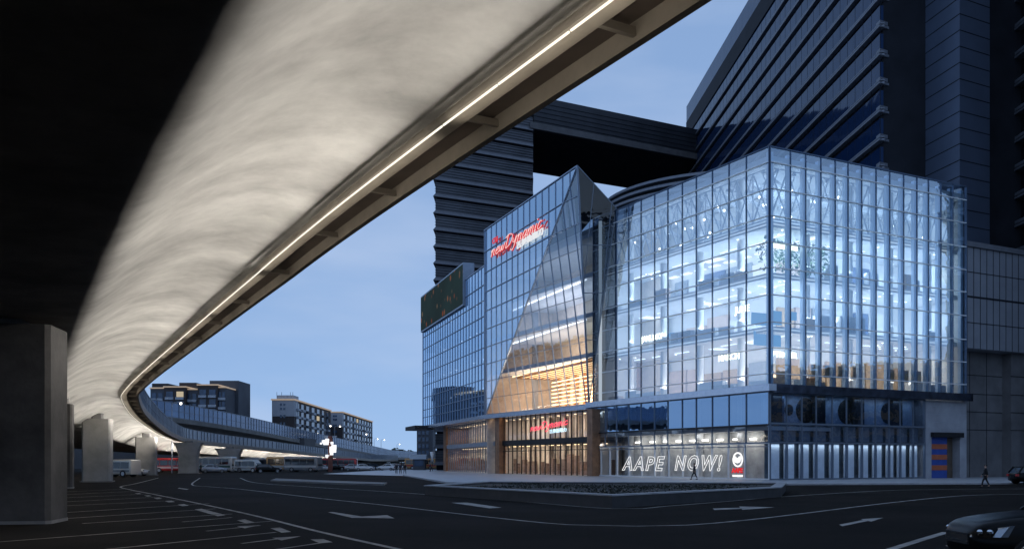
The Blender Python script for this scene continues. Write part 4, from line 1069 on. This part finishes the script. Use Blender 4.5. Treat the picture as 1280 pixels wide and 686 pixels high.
mb = MB(); mb.box(X_(521, 380), X_(541, 380), 380, 395, 0, Z_(532, 380)); mb.build('wall', M_apt2, o)
for r in range(5):
    for c in range(3):
        mb = MB(); x = X_(522.5 + c * 5, 380); mb.box(x, x + 1.1, 379.85, 380.1, 2 + r * 2.7, 3.7 + r * 2.7); mb.build('window', M_aptw, o)
# kiosk with a white fascia
o = thing('kiosk', 'small kiosk with pale blue fascia left of the mall corner', 'kiosk', (X_(522, 225), 225, 0))
mb = MB(); mb.box(X_(512, 225), X_(533, 225), 225, 229, 2.55, 3.7); mb.build('fascia', mat('pale_fascia', (.55, .62, .7), .5, var=.06), o)
mb = MB(); mb.box(X_(516, 225), X_(531, 225), 225.4, 229, 0, 2.55); mb.build('wall', M_apt2, o)
mb = MB(); mb.box(X_(518, 225), X_(529, 225), 225.3, 225.45, .9, 2.3); mb.build('window', M_aptw, o)
# white cone shade at the corner
o = thing('cone_lantern', 'white upside down cone lantern beside the copper corner post', 'lantern', (X_(540.5, 195), 195, 0))
mb = MB(); mb.tube([(X_(540.5, 195), 195, 2.0), (X_(540.5, 195), 195, 4.0)], [.08, .52], 12); mb.build('shade', M_white, o, smooth=True)
mb = MB(); mb.tube([(X_(540.5, 195), 195, 0), (X_(540.5, 195), 195, 2.05)], .06, 8); mb.build('post', M_black, o)

# tree line
M_tl = mat('dusk_foliage', (.035, .05, .03), .7, var=.5, scale=.6)
M_bark = mat('bark', (.06, .045, .035), .9, var=.3)
def tree(label, x, y, h, r, seed, group, n=900, leaf=.5):
    rg = random.Random(seed); o = thing('tree', label, 'tree', (x, y, 0), 0, group)
    mb = MB(); mb.tube([(0, 0, 0), (.1, 0, h * .3), (0, .1, h * .75)], [.03 * h, .022 * h, .008 * h], 7)
    for k in range(6):
        a = rg.uniform(0, 6.28); z = h * rg.uniform(.3, .6); mb.tube([(0, 0, z), (math.cos(a) * r * .7, math.sin(a) * r * .7, z + h * .22)], [.012 * h, .004 * h], 5)
    mb.build('trunk', M_bark, o, local=True)
    cl = [(rg.uniform(-.7, .7) * r, rg.uniform(-.7, .7) * r, h * rg.uniform(.42, .88), rg.uniform(.3, .55) * r) for _ in range(11)]
    mb = MB()
    for k in range(n):
        cx, cy_, cz, cr = rg.choice(cl); d = V(rg.gauss(0, 1), rg.gauss(0, 1), rg.gauss(0, .8)).normalized() * cr * rg.random() ** .4
        p = V(cx, cy_, cz) + d; s = leaf * rg.uniform(.5, 1.2)
        u = V(rg.gauss(0, 1), rg.gauss(0, 1), rg.gauss(0, 1)).normalized() * s; w = u.cross(V(rg.gauss(0, 1), rg.gauss(0, 1), rg.gauss(0, 1))).normalized() * s * .7
        mb.face([p - u, p + w, p + u, p - w])
    mb.build('crown', M_tl, o, local=True); return o
tproto = None
for k in range(18):
    px = 452 + k * 4.6 + rng.uniform(-1.5, 1.5); Y = rng.uniform(520, 640); top = 567 - 8 * math.exp(-((px - 469) / 7) ** 2) - 5 * math.exp(-((px - 500) / 12) ** 2) + rng.uniform(-1.5, 1.5)
    h = Z_(top, Y)
    if tproto is None:
        tproto = tree('dark bushy tree in the distant row on the horizon left of the mall', X_(px, Y), Y, 9.0, 4.6, 5, 'distant trees on the horizon', 700, .8); t = tproto
    else: t = copy_tree(tproto)
    t['label'] = 'dark bushy tree, %s from the left in the distant row on the horizon' % ['first', 'second', 'third', 'fourth', 'fifth', 'sixth', 'seventh', 'eighth', 'ninth', 'tenth', 'eleventh', 'twelfth', 'thirteenth', 'fourteenth', 'fifteenth', 'sixteenth', 'seventeenth', 'eighteenth'][k]
    t.location = (X_(px, Y), Y, 0); s = h / 9.0; t.scale = (s * 1.15, s * 1.15, s); t.rotation_euler = (0, 0, rng.uniform(0, 6))
# trees and a building outside the frame at the right, mirrored by the right face
for k, (x, y, h) in enumerate(((118, 92, 19), (128, 74, 21), (122, 58, 18), (140, 104, 22), (134, 44, 20))):
    if k == 0: t0_ = tree('leafy street tree standing across the street from the mall', x, y, h, 6.0, 21, 'street trees across from the mall', 1500, .55)
    else:
        t = copy_tree(t0_); t.location = (x, y, 0); t['label'] = ['', 'leafy street tree second nearest the mall across the street', 'lowest leafy street tree across from the mall', 'tallest leafy street tree across from the mall, farthest from the camera', 'leafy street tree nearest the camera across the street'][k]; t.scale = (h / 19,) * 3; t.rotation_euler = (0, 0, k * 1.3)
o = thing('office_block', 'brown office block across the street from the mall', 'building', (165, 60, 0))
mb = MB(); mb.box(152, 185, 20, 108, 0, 24); mb.build('wall', mat('tan_render', (.36, .28, .21), .8, var=.2, scale=.1), o)
for r in range(6):
    mb = MB(); mb.box(151.8, 152.1, 22, 106, 2 + r * 3.7, 3.9 + r * 3.7); mb.build('window_band', M_aptw, o)

ORD = ['first', 'second', 'third', 'fourth', 'fifth', 'sixth', 'seventh', 'eighth', 'ninth', 'tenth', 'eleventh', 'twelfth', 'thirteenth', 'fourteenth', 'fifteenth', 'sixteenth', 'seventeenth', 'eighteenth']
# street lamps on the far road
M_lamp = glow('street_lamp_head', (1, .92, .8), 9)
def lamp(H):
    o = thing('street_lamp', 'tall street lamp with a glowing head beyond the viaduct', 'street lamp', (0, 0, 0), 0, 'street lamps beyond the viaduct')
    mb = MB(); mb.tube([(0, 0, 0), (0, 0, H - .3), (.3, 0, H), (1.4, 0, H + .1)], [.12, .08, .07, .05], 6); mb.build('pole', M_rail, o, local=True)
    mb = MB(); mb.box(1.1, 1.9, -.2, .2, H, H + .16); mb.build('lamp_head', mat('lamp_housing', (.3, .3, .32), .5), o, local=True)
    mb = MB(); mb.ball((1.5, 0, H - .15), .2, 8); mb.build('bulb', M_lamp, o, local=True); return o
lp = None
for li, (px, py) in enumerate(sorted(((397, 541), (413, 531.5), (425, 532), (458, 542), (472, 548), (480.5, 549), (499.5, 554.6), (471, 559), (490, 562), (497, 567), (445, 554), (352, 538), (226, 503)))):
    H = 12.0; Y = (H - CH) * F / (HZ - py)
    if Y > 700: Y = 700
    o = lamp(H) if lp is None else copy_tree(lp); lp = lp or o
    s = Z_(py, Y) / H; o.location = (X_(px, Y) - 1.5 * s, Y, 0); o.scale = (s, s, s)
    o['label'] = 'tall street lamp with a glowing head, %s from the left beyond the viaduct' % ORD[li]

# cluster lamp post
M_cube = glow('cube_lantern', (.93, .96, 1), 1.3)
Yp = 186
o = thing('lamp_post', 'brown post hung with a cluster of glowing white cube lanterns', 'lamp post', (X_(413, Yp), Yp, 0))
mb = MB(); mb.box(-.4, .4, -.4, .4, 0, 7.0); mb.build('post', mat('rust_post', (.16, .05, .035), .6, var=.2), o, local=True)
mb = MB(); mb.box(-1.35, 1.3, -.12, .12, 6.75, 7.05); mb.box(-1.3, -1.1, -.3, .3, 6.8, 7.0); mb.box(1.0, 1.25, -.3, .3, 6.8, 7.0); mb.build('crossbar', M_bal, o, local=True)
for (px, py, s) in ((404.8, 551.5, .5), (408.2, 552.6, 1.0), (409.5, 549.8, .6), (416.5, 561.5, 1.2), (418, 558.5, .9), (415.8, 553.5, .5), (402, 554, .35), (409.3, 569.5, .5), (415.2, 566.5, .6)):
    x = (px - 413) / F * Yp; z = Z_(py, Yp); s *= .62
    mb = MB(); mb.box(x - s * .8, x + s * .8, -.75, -.75 + s, z - s * .8, z + s * .8); mb.tube([(x, -.7, z), (0, -.3, z + .1)], .05, 5); mb.build('cube_lantern', M_cube, o, local=True)

# ------------------------------------------------------------------ raised planter in the road
pl = thing('planter', 'long low raised planter with pale stone coping on the road island', 'planter', G(765, 633))
pa, pb, pc_ = G(531, 618), G(765, 635), G(976, 621)
pdk = V(18, 62, 0); pe_ = V(-2, 66, 0)
outl = [pa, pb, pc_, pdk, pe_]
cen = sum(outl, V(0, 0, 0)) / 5
inn = [p.lerp(cen, .06) for p in outl]
for i in range(5):
    p, q, r_, s_ = outl[i], outl[(i + 1) % 5], inn[(i + 1) % 5], inn[i]
    mb = MB(); mb.hexa([p, q, r_, s_], [H_(p, .5), H_(q, .5), H_(r_, .5), H_(s_, .5)]); mb.build('wall', mat('dark_granite', (.03, .03, .032), .5, var=.3, scale=2), pl)
    o_ = lambda a: a + (a - cen).normalized() * .06
    mb = MB(); mb.hexa([H_(o_(p), .5), H_(o_(q), .5), H_(r_, .5), H_(s_, .5)], [H_(o_(p), .56), H_(o_(q), .56), H_(r_, .56), H_(s_, .56)]); mb.build('coping', M_kerb, pl)
mb = MB(); mb.hexa([H_(p, .1) for p in inn], [H_(p, .42) for p in inn]); mb.build('soil', mat('soil', (.02, .018, .015), .9, var=.4), pl)
mb = MB()
for k in range(2600):
    w = [rng.random() for _ in range(5)]; sw = sum(w); p = V(0, 0, 0)
    for a, q in zip(w, inn): p += q * (a / sw)
    p = p.lerp(inn[k % 5], rng.random() * .8); p.z = rng.uniform(.40, .5); s = rng.uniform(.04, .1)
    u = V(rng.gauss(0, 1), rng.gauss(0, 1), rng.gauss(0, 1)).normalized() * s; v_ = V(rng.gauss(0, 1), rng.gauss(0, 1), 1).normalized() * s
    mb.face([p - u, p + v_, p + u])
gc = mb.build('ground_cover', mat('dark_groundcover', (.011, .015, .009), .8, var=.5, scale=3), pl); gc['kind'] = 'stuff'
# traffic island strip with a pale kerb, left of the planter
isl = [G(338, 601.5), G(430, 605.5), G(480, 606.6), G(484, 604.6), G(400, 601.5), G(345, 599)]
mb = MB(); mb.hexa(isl, [H_(p, .14) for p in isl]); struct(mb.build('road_island', M_conc_d))

# ------------------------------------------------------------------ vehicles
M_tyre = mat('tyre_rubber', (.012, .012, .013), .8, var=.2)
M_rim = mat('alloy_rim', (.4, .41, .43), .3, .9, var=.05)
M_cglass = mat('car_glass', (.012, .016, .022), .05, 0, var=0, spec=.8)
M_chrome = mat('chrome', (.7, .72, .75), .12, 1, var=.03)
M_tail = mat('tail_lamp', (.3, .01, .01), .2, var=0)
def paint(name, c): return mat(name, c, .22, .25, var=.03, spec=.6)
def loft(mb, secs):
    i0 = len(mb.v); k = len(secs[0])
    for s in secs: mb.v += [V(*p) for p in s]
    for i in range(len(secs) - 1):
        for j in range(k):
            a = i0 + i * k + j; c = i0 + i * k + (j + 1) % k; mb.f.append((a, c, c + k, a + k))
    mb.f.append(tuple(range(i0, i0 + k))); e = i0 + (len(secs) - 1) * k; mb.f.append(tuple(reversed(range(e, e + k))))
def ring(x, w, zb, zw, zt, wt):             # one body section: sill, waist, shoulder
    h = [(w * .80, zb), (w * .96, zb + .06), (w, zb + .3), (w * .995, zw), (wt, zt - .04), (wt * .9, zt), (wt * .4, zt + .015)]
    return [(x, y, z) for y, z in h] + [(x, -y, z) for y, z in reversed(h)]
def wheel(mb_t, mb_r, x, y, r, s):
    mb_t.tube([(x, y, r), (x, y + s * .24, r)], r, 20)
    mb_t.tube([(x, y + s * .02, r), (x, y + s * .255, r)], r * .93, 20)
def car(label, group, body_m, L=4.6, W=.92, hood=.98, H=1.62, suv=True, loc=(0, 0, 0), rz=0, cat='car'):
    o = thing('parked_car', label, cat, loc, rz, group)
    h = L / 2; mb = MB()
    loft(mb, [ring(h, W * .62, .38, .58, .72, W * .55), ring(h - .08, W * .80, .27, .6, hood - .18, W * .72), ring(h - .3, W * .93, .22, .66, hood - .08, W * .80), ring(h - .9, W, .2, .72, hood, W * .84),
              ring(h - 1.55, W, .2, .74, hood + .07, W * .86), ring(0, W * 1.005, .2, .76, hood + .08, W * .9), ring(-h + 1.0, W, .2, .78, hood + .1, W * .9), ring(-h + .2, W * .95, .25, .76, hood + .08, W * .84), ring(-h, W * .8, .38, .68, hood - .02, W * .72)])
    mb.build('body', body_m, o, local=True, smooth=True, sub=1)
    tw = W * .66
    def gr(x, w, z): return [(x, w, z), (x, -w, z)]
    f0, f1, r1, r0 = h - 1.45, h - 2.25, -h + (.55 if suv else 1.1), -h + (.15 if suv else .5)
    zb = hood + .04
    mb = MB()
    b0 = [(f0, W * .82, zb), (f0, -W * .82, zb), (r0, -W * .8, zb), (r0, W * .8, zb)]; t0 = [(f1, tw, H - .05), (f1, -tw, H - .05), (r1, -tw, H - .06), (r1, tw, H - .06)]
    mb.hexa(b0, t0); mb.build('window', M_cglass, o, local=True)
    mb = MB(); mb.hexa([(f1 + .1, tw + .03, H - .07), (f1 + .1, -tw - .03, H - .07), (r1 - .08, -tw - .03, H - .08), (r1 - .08, tw + .03, H - .08)], [(f1 - .15, tw * .85, H), (f1 - .15, -tw * .85, H), (r1 + .1, -tw * .85, H - .01), (r1 + .1, tw * .85, H - .01)])
    for s in (1, -1):
        mb.bar((f0, s * W * .83, zb), (f1, s * (tw + .01), H - .05), .07, .05, V(0, s, 0)); mb.bar((r0, s * W * .81, zb), (r1, s * (tw + .01), H - .06), .16, .05, V(0, s, 0)); mb.bar((-.15, s * W * .845, zb), (-.15, s * (tw + .015), H - .05), .07, .04, V(0, s, 0))
    mb.build('roof', body_m, o, local=True)
    for x in (h - .88, -h + .85):
        for s in (1, -1):
            t = MB(); t.tube([(x, s * (W - .22), .33), (x, s * (W - .0), .33)], .33, 20); t.tube([(x, s * (W - .22), .33), (x, s * (W + .015), .33)], .29, 20); wl = t.build('wheel', M_tyre, o, local=True)
            t = MB(); t.tube([(x, s * (W + .012), .33), (x, s * (W + .022), .33)], .06, 10)
            for q in range(10):
                a = q * math.pi / 5; t.bar((x + .05 * math.cos(a), s * (W + .02), .33 + .05 * math.sin(a)), (x + .23 * math.cos(a), s * (W + .02), .33 + .23 * math.sin(a)), .035, .02, V(0, 1, 0))
            t.tube([(x + .235 * math.cos(a), s * (W + .02), .33 + .235 * math.sin(a)) for a in [i * math.pi / 12 for i in range(25)]], .018, 5)
            t.build('rim', M_rim, wl, local=True)
    for s in (1, -1):
        t = MB(); t.hexa([(h - .50, s * W * .93, .66), (h - .06, s * W * .58, .64), (h + .0, s * W * .56, .64), (h - .36, s * (W * .97), .66)], [(h - .62, s * W * .90, .86), (h - .2, s * W * .60, .80), (h - .1, s * W * .58, .78), (h - .50, s * W * .955, .84)]); hl = t.build('headlight', mat('headlight_lens', (.35, .4, .46), .08, .6, var=.1, spec=1), o, local=True)
        t = MB(); t.ball((h - .12, s * W * .72, .73), .06, 10); t.ball((h - .24, s * W * .83, .74), .055, 10); t.build('reflector', M_chrome, hl, local=True)
        t = MB(); t.box(-h - .01, -h + .12, min(s * W * .5, s * W * .85), max(s * W * .5, s * W * .85), .7, .9); t.build('tail_light', M_tail, o, local=True)
        t = MB(); t.ball((h - 1.75, s * (W + .1), hood + .12), .11, 8, (.6, 1, .8)); t.build('mirror', body_m, o, local=True)
        t = MB(); t.bar((f0 - .6, s * (W + .005), .9), (f0 - .4, s * (W + .005), .9), .03, .03, V(0, s, 0)); t.build('door_handle', M_chrome, o, local=True)
    t = MB(); t.box(h - .03, h + .015, -W * .5, W * .5, .5, .68); t.build('grille', M_black, o, local=True)
    t = MB(); t.bar((h + .015, -W * .52, .69), (h + .015, W * .52, .69), .02, .02, V(1, 0, 0)); t.bar((h - .06, -W * .74, .36), (h - .06, W * .74, .36), .03, .03, V(1, 0, 0)); t.bar((h + .01, -W * .5, .56), (h + .01, W * .5, .56), .015, .02, V(1, 0, 0)); t.build('chrome_trim', M_chrome, o, local=True)
    return o
P_black = mat('black_car_paint', (.003, .0035, .004), .3, 0, var=.03, spec=.14); P_white = paint('white_car_paint', (.6, .6, .6)); P_silver = paint('silver_car_paint', (.35, .36, .38)); P_red = paint('maroon_car_paint', (.12, .02, .02))
# near car: nose at bottom right, heading left
nc = car('glossy black car nosing into the bottom right corner of the picture', None, P_black, 4.8, .93, 1.02, 1.68, True)
nc.scale = (1, 1, .96); nc.location = (10.3, 16.6, 0); nc.rotation_euler = (0, 0, math.pi - R(4))
dist = car('white parked car', 'cars parked at the far side', P_white, 4.5, .9, .92, 1.5, False)
dk = car('dark parked car', 'cars parked at the far side', P_black, 4.6, .9, .95, 1.55, True)
sv = car('silver parked car', 'cars parked at the far side', P_silver, 4.5, .9, .92, 1.5, False)
rd = car('maroon parked car', 'cars parked at the far side', P_red, 4.5, .9, .92, 1.5, False)
def put(src, px, Y, rz, label, s=1.0, used=set()):
    o = src if src.name not in used else copy_tree(src); used.add(src.name)
    o.location = (X_(px, Y), Y, 0); o.rotation_euler = (0, 0, rz); o.scale = (s, s, s); o['label'] = label
put(dist, 456, 205, .15, 'white car parked side on, right of the brown lantern post')
put(dist, 483, 212, 2.9, 'white car half hidden by the walking group')
put(dk, 470, 215, .3, 'black car between two white cars in the far row')
put(sv, 443, 205, .2, 'silver car just right of the brown lantern post')
put(sv, 402, 196, .4, 'silver car just left of the brown lantern post')
put(rd, 430, 222, .1, 'maroon car behind the brown lantern post')
put(dk, 390, 205, .2, 'black car at the rear of the grey coach')
put(dk, 336, 165, .3, 'black car parked in front of the dark gap between vans and orange bus')
put(dist, 497, 225, .2, 'white car nearest the kiosk in the far row')
put(sv, 268, 166, .2, 'silver car parked between the flared piers below the white coach')
put(dk, 1297, 80, .1, 'dark car parked by the stone wall at the right, behind the walker')
put(dist, 165, 128, .1, 'white car tucked beside the tall square pier')

put(dk, 236, 172, .2, 'dark car in shadow right behind the large flared pier')
put(sv, 305, 182, .5, 'silver car behind the white van under the deck')
put(dk, 420, 214, .1, 'black car immediately right of the brown lantern post')
put(rd, 345, 200, .2, 'maroon car in the shade left of the orange bus')
def bus(label, body_m, stripe_m, loc, rz, L=9.0, W=1.2, H=2.9, cat='bus', name='coach', van=False):
    o = thing(name, label, cat, loc, rz); h = L / 2
    def sec(x, w, zt, tw, zb=.35): return [(x, w * .97, zb), (x, w, zb + .25), (x, w, zt * .62), (x, w * tw, zt - .12), (x, w * tw * .9, zt), (x, -w * tw * .9, zt), (x, -w * tw, zt - .12), (x, -w, zt * .62), (x, -w, zb + .25), (x, -w * .97, zb)]
    mb = MB(); loft(mb, [sec(h, W * .9, H * (.55 if van else .9), .9), sec(h - .15, W, H * (.6 if van else .97), .93), sec(h - (1.1 if van else .5), W, H, .95), sec(-h + .15, W, H, .95), sec(-h, W * .95, H * .97, .93)])
    mb.build('body', body_m, o, local=True, smooth=False, bevel=.04)
    for s in (1, -1):
        mb = MB(); n_ = int(L / 1.5)
        for k in range(n_):
            x0 = -h + .3 + k * (L - .9) / n_; mb.hexa([(x0, s * (W - .02), H * .5), (x0 + (L - .9) / n_ - .08, s * (W - .02), H * .5), (x0 + (L - .9) / n_ - .08, s * (W + .02), H * .5), (x0, s * (W + .02), H * .5)],
                                                   [(x0, s * (W * .965 - .02), H * .86), (x0 + (L - .9) / n_ - .08, s * (W * .965 - .02), H * .86), (x0 + (L - .9) / n_ - .08, s * (W * .965 + .03), H * .86), (x0, s * (W * .965 + .03), H * .86)])
        mb.build('side_window', M_cglass, o, local=True)
        mb = MB(); mb.box(-h + .2, h - .3, min(s * W, s * (W + .015)), max(s * W, s * (W + .015)), H * .3, H * .42); mb.build('stripe', stripe_m, o, local=True)
        mb = MB(); mb.box(h - .02, h + .04, min(s * W * .55, s * W * .85), max(s * W * .55, s * W * .85), .65, .85); mb.build('headlight', M_chrome, o, local=True)
        for x in (h - L * .2, -h + L * .24):
            t = MB(); t.tube([(x, s * (W - .3), .45), (x, s * (W + .03), .45)], .45, 18); wl = t.build('wheel', M_tyre, o, local=True)
            t = MB(); t.tube([(x, s * (W + .02), .45), (x, s * (W + .05), .45)], .24, 14); t.build('rim', M_rim, wl, local=True)
    z0 = H * .56 if van else H * .42
    mb = MB(); mb.hexa([(h - (.14 if van else -.02), -W * .82, z0 + (.12 if van else 0)), (h - (.14 if van else -.02), W * .82, z0 + (.12 if van else 0)), (h - (.3 if van else .1), W * .82, z0), (h - (.3 if van else .1), -W * .82, z0)],
                       [(h - (.98 if van else .1), -W * .8, H * .93), (h - (.98 if van else .1), W * .8, H * .93), (h - 1.2, W * .8, H * .93), (h - 1.2, -W * .8, H * .93)]); mb.build('windscreen', M_cglass, o, local=True)
    return o
P_wb = paint('white_bus_paint', (.5, .5, .48)); P_or = paint('orange_bus_paint', (.5, .27, .1)); P_gr = paint('grey_bus_paint', (.2, .21, .22)); P_dkr = paint('red_stripe', (.4, .03, .03)); P_grn = paint('green_stripe', (.06, .14, .12))
bus('red and white striped minibus parked between two piers', P_dkr, paint('white_stripe', (.6, .45, .45)), (X_(213, 166), 166, 0), R(8), 6.5, 1.05, 2.6, name='minibus')
bus('white coach with dark windows right of the flared pier', P_wb, P_grn, (X_(266, 178), 178, 0), R(-12), 9.0, 1.2, 2.9)
bus('white van facing right beside the white coach', P_wb, P_gr, (X_(311, 168), 168, 0), R(-20), 5.0, .95, 2.3, 'van', 'van', True)
bus('dark minibus parked behind the white van', P_gr, P_wb, (X_(328, 186), 186, 0), R(-8), 7.0, 1.1, 2.7, name='minibus')
bus('orange bus parked left of the grey coach', P_or, P_wb, (X_(357, 184), 184, 0), R(4), 7.0, 1.15, 2.9)
bus('grey coach with a big windscreen, right of the orange bus', P_gr, P_wb, (X_(379, 180), 180, 0), R(-14), 7.0, 1.2, 2.9)
bus('white van half seen between the slim column and the tall square pier', P_wb, P_gr, (X_(150, 118), 118, 0), R(160), 5.0, .95, 2.2, 'van', 'van', True)
bus('orange bus far off beside the kiosk', P_or, P_dkr, (X_(526, 238), 238, 0), R(3), 8.0, 1.15, 2.8)
bus('red and white bus far off right of the lantern post', P_dkr, P_wb, (X_(424, 236), 236, 0), R(3), 9.0, 1.15, 2.8)

# ------------------------------------------------------------------ people
M_skin = mat('skin', (.38, .23, .17), .6, var=.05)
M_hair = mat('dark_hair', (.01, .008, .007), .6, var=.2)
def skinmesh(name, verts, edges, m, parent, root=0, sub=1):
    me = bpy.data.meshes.new(name); me.from_pydata([v[:3] for v in verts], edges, []); me.update()
    o = bpy.data.objects.new(name, me); col.objects.link(o)
    md = o.modifiers.new('skin', 'SKIN'); sb = o.modifiers.new('sub', 'SUBSURF'); sb.levels = sub; sb.render_levels = sub
    if not me.skin_vertices:
        bpy.context.view_layer.objects.active = o; me.skin_vertices  # layer made by the modifier
    for i, v in enumerate(verts):
        sv_ = me.skin_vertices[0].data[i]; r = v[3]; sv_.radius = (r, r); sv_.use_root = (i == root)
    dg = bpy.context.evaluated_depsgraph_get(); dg.update()
    new = bpy.data.meshes.new_from_object(o.evaluated_get(dg)); o.modifiers.clear(); o.data = new
    new.materials.clear(); new.materials.append(m)
    for p in new.polygons: p.use_smooth = True
    o.parent = parent; return o
def person(label, loc, rz, coat, trousers, stride=.28, arm=.2, coat_len=.8, bag=False, group=None):
    o = thing('person', label, 'person', loc, rz, group)
    s = stride
    hipz = .92 - s * .12
    vs_ = [(0, 0, hipz, .11), (0, 0, 1.15, .12), (0, 0, 1.38, .12), (0, 0, 1.5, .055), (.01, 0, 1.58, .085), (.015, 0, 1.68, .085)]
    es = [(0, 1), (1, 2), (2, 3), (3, 4), (4, 5)]
    def chain(start, pts):
        prev = start
        for p in pts: vs_.append(p); es.append((prev, len(vs_) - 1)); prev = len(vs_) - 1
        return prev
    for sd, ph in ((1, 1), (-1, -1)):
        y = .09 * sd; kx = s * .55 * ph + .05
        fx = s * ph; fz = .07 if ph > 0 else .12
        chain(0, [(0, y, hipz - .06, .085), (kx, y, .5, .055), (fx, y, fz, .038), (fx + .14, y, fz - .035 if ph > 0 else .04, .032)])
        ax = -arm * ph
        w = chain(2, [(0, .17 * sd, 1.4, .05), (ax * .3 - .03, .22 * sd, 1.13, .038), (ax + .06, .22 * sd, .9, .026), (ax + .08, .22 * sd, .84, .03)])
        for f in range(5):
            a = (f - 2) * .016; L = (.045, .07, .08, .075, .055)[f]
            chain(w, [(ax + .085 + a + (.03 if f == 0 else 0), .22 * sd - (.02 if f == 0 else 0) * sd, .81 if f else .82, .009), (ax + .095 + a, .22 * sd - .01 * sd, .81 - L, .007)])
    bd = skinmesh('body', vs_, es, M_skin, o, 0)
    cv = [(0, 0, hipz - .02, .155), (0, 0, 1.15, .15), (0, 0, 1.37, .15), (0, 0, 1.46, .085)]; ce = [(0, 1), (1, 2), (2, 3)]
    if coat_len > .75: cv.append((0, 0, .72, .17)); ce.append((0, 4))
    for sd, ph in ((1, 1), (-1, -1)):
        ax = -arm * ph; n0 = len(cv)
        cv += [(0, .18 * sd, 1.40, .075), (ax * .3 - .03, .225 * sd, 1.13, .06), (ax + .05, .225 * sd, .92, .048)]; ce += [(2, n0), (n0, n0 + 1), (n0 + 1, n0 + 2)]
    skinmesh('coat', cv, ce, coat, o, 1)
    tv = [(0, 0, hipz, .13)]; te = []
    for sd, ph in ((1, 1), (-1, -1)):
        y = .095 * sd; n0 = len(tv); kx = s * .55 * ph + .05; fx = s * ph
        tv += [(0, y, hipz - .08, .1), (kx, y, .5, .072), (fx, y, .13 if ph > 0 else .17, .058)]; te += [(0, n0), (n0, n0 + 1), (n0 + 1, n0 + 2)]
    skinmesh('trousers', tv, te, trousers, o, 0)
    for sd, ph in ((1, 1), (-1, -1)):
        fx = s * ph; y = .095 * sd; mb = MB(); mb.ball((fx + .06, y, .05), .14, 10, (1, .38, .36)); mb.build('shoe', M_black, o, local=True, smooth=True)
    mb = MB(); mb.ball((-.015, 0, 1.665), .112, 12, (1, .86, .95)); mb.build('hair', M_hair, o, local=True, smooth=True)
    mb = MB(); mb.ball((.1, 0, 1.625), .018, 6)
    mb.ball((.02, .088, 1.63), .025, 6, (1, .5, 1)); mb.ball((.02, -.088, 1.63), .025, 6, (1, .5, 1)); mb.build('nose_and_ears', M_skin, bd, local=True, smooth=True)
    mb = MB()
    for y in (.032, -.032): mb.ball((.09, y, 1.645), .012, 6)
    mb.build('eye', M_black, bd, local=True)
    if bag:
        mb = MB(); mb.hexa([(-.12, .2, .75), (.14, .2, .75), (.14, .32, .75), (-.12, .32, .75)], [(-.1, .21, 1.02), (.12, .21, 1.02), (.12, .31, 1.02), (-.1, .31, 1.02)]); mb.build('bag', M_black, o, local=True)
    return o
K_blk = mat('black_cloth', (.012, .012, .015), .85, var=.2); K_gry = mat('charcoal_cloth', (.03, .032, .04), .85, var=.2); K_nav = mat('navy_cloth', (.015, .02, .04), .85, var=.2)
person('lone walker in a dark coat on the plaza by the stone wall', (X_(1232, 70.5), 70.5, 0), R(160), K_blk, K_blk, .26, .18, .8)
person('walker in dark clothes passing in front of the glowing shop words', (X_(868, 101), 101, .02), R(165), K_gry, K_blk, .3, .15, .7)
person('dark clothed walker leading the small group left of the mall', (X_(506, 148), 148, 0), R(-60), K_blk, K_nav, .2, .1, .8)
person('walker in a navy coat in the middle of the small group left of the mall', (X_(500.5, 150), 150, 0), R(-75), K_nav, K_blk, .22, .12, .7)
person('walker in charcoal at the left of the small group by the far cars', (X_(495.5, 151), 151, 0), R(-80), K_gry, K_blk, .16, .1, .8)
person('person in dark clothes standing beside the copper corner of the mall', (X_(538, 190), 190, 0), R(200), K_nav, K_gry, .08, .05, .7)
person('person in black waiting beside the flared pier under the overpass', (X_(251, 154), 154, 0), R(30), K_blk, K_blk, .06, .05, .8)
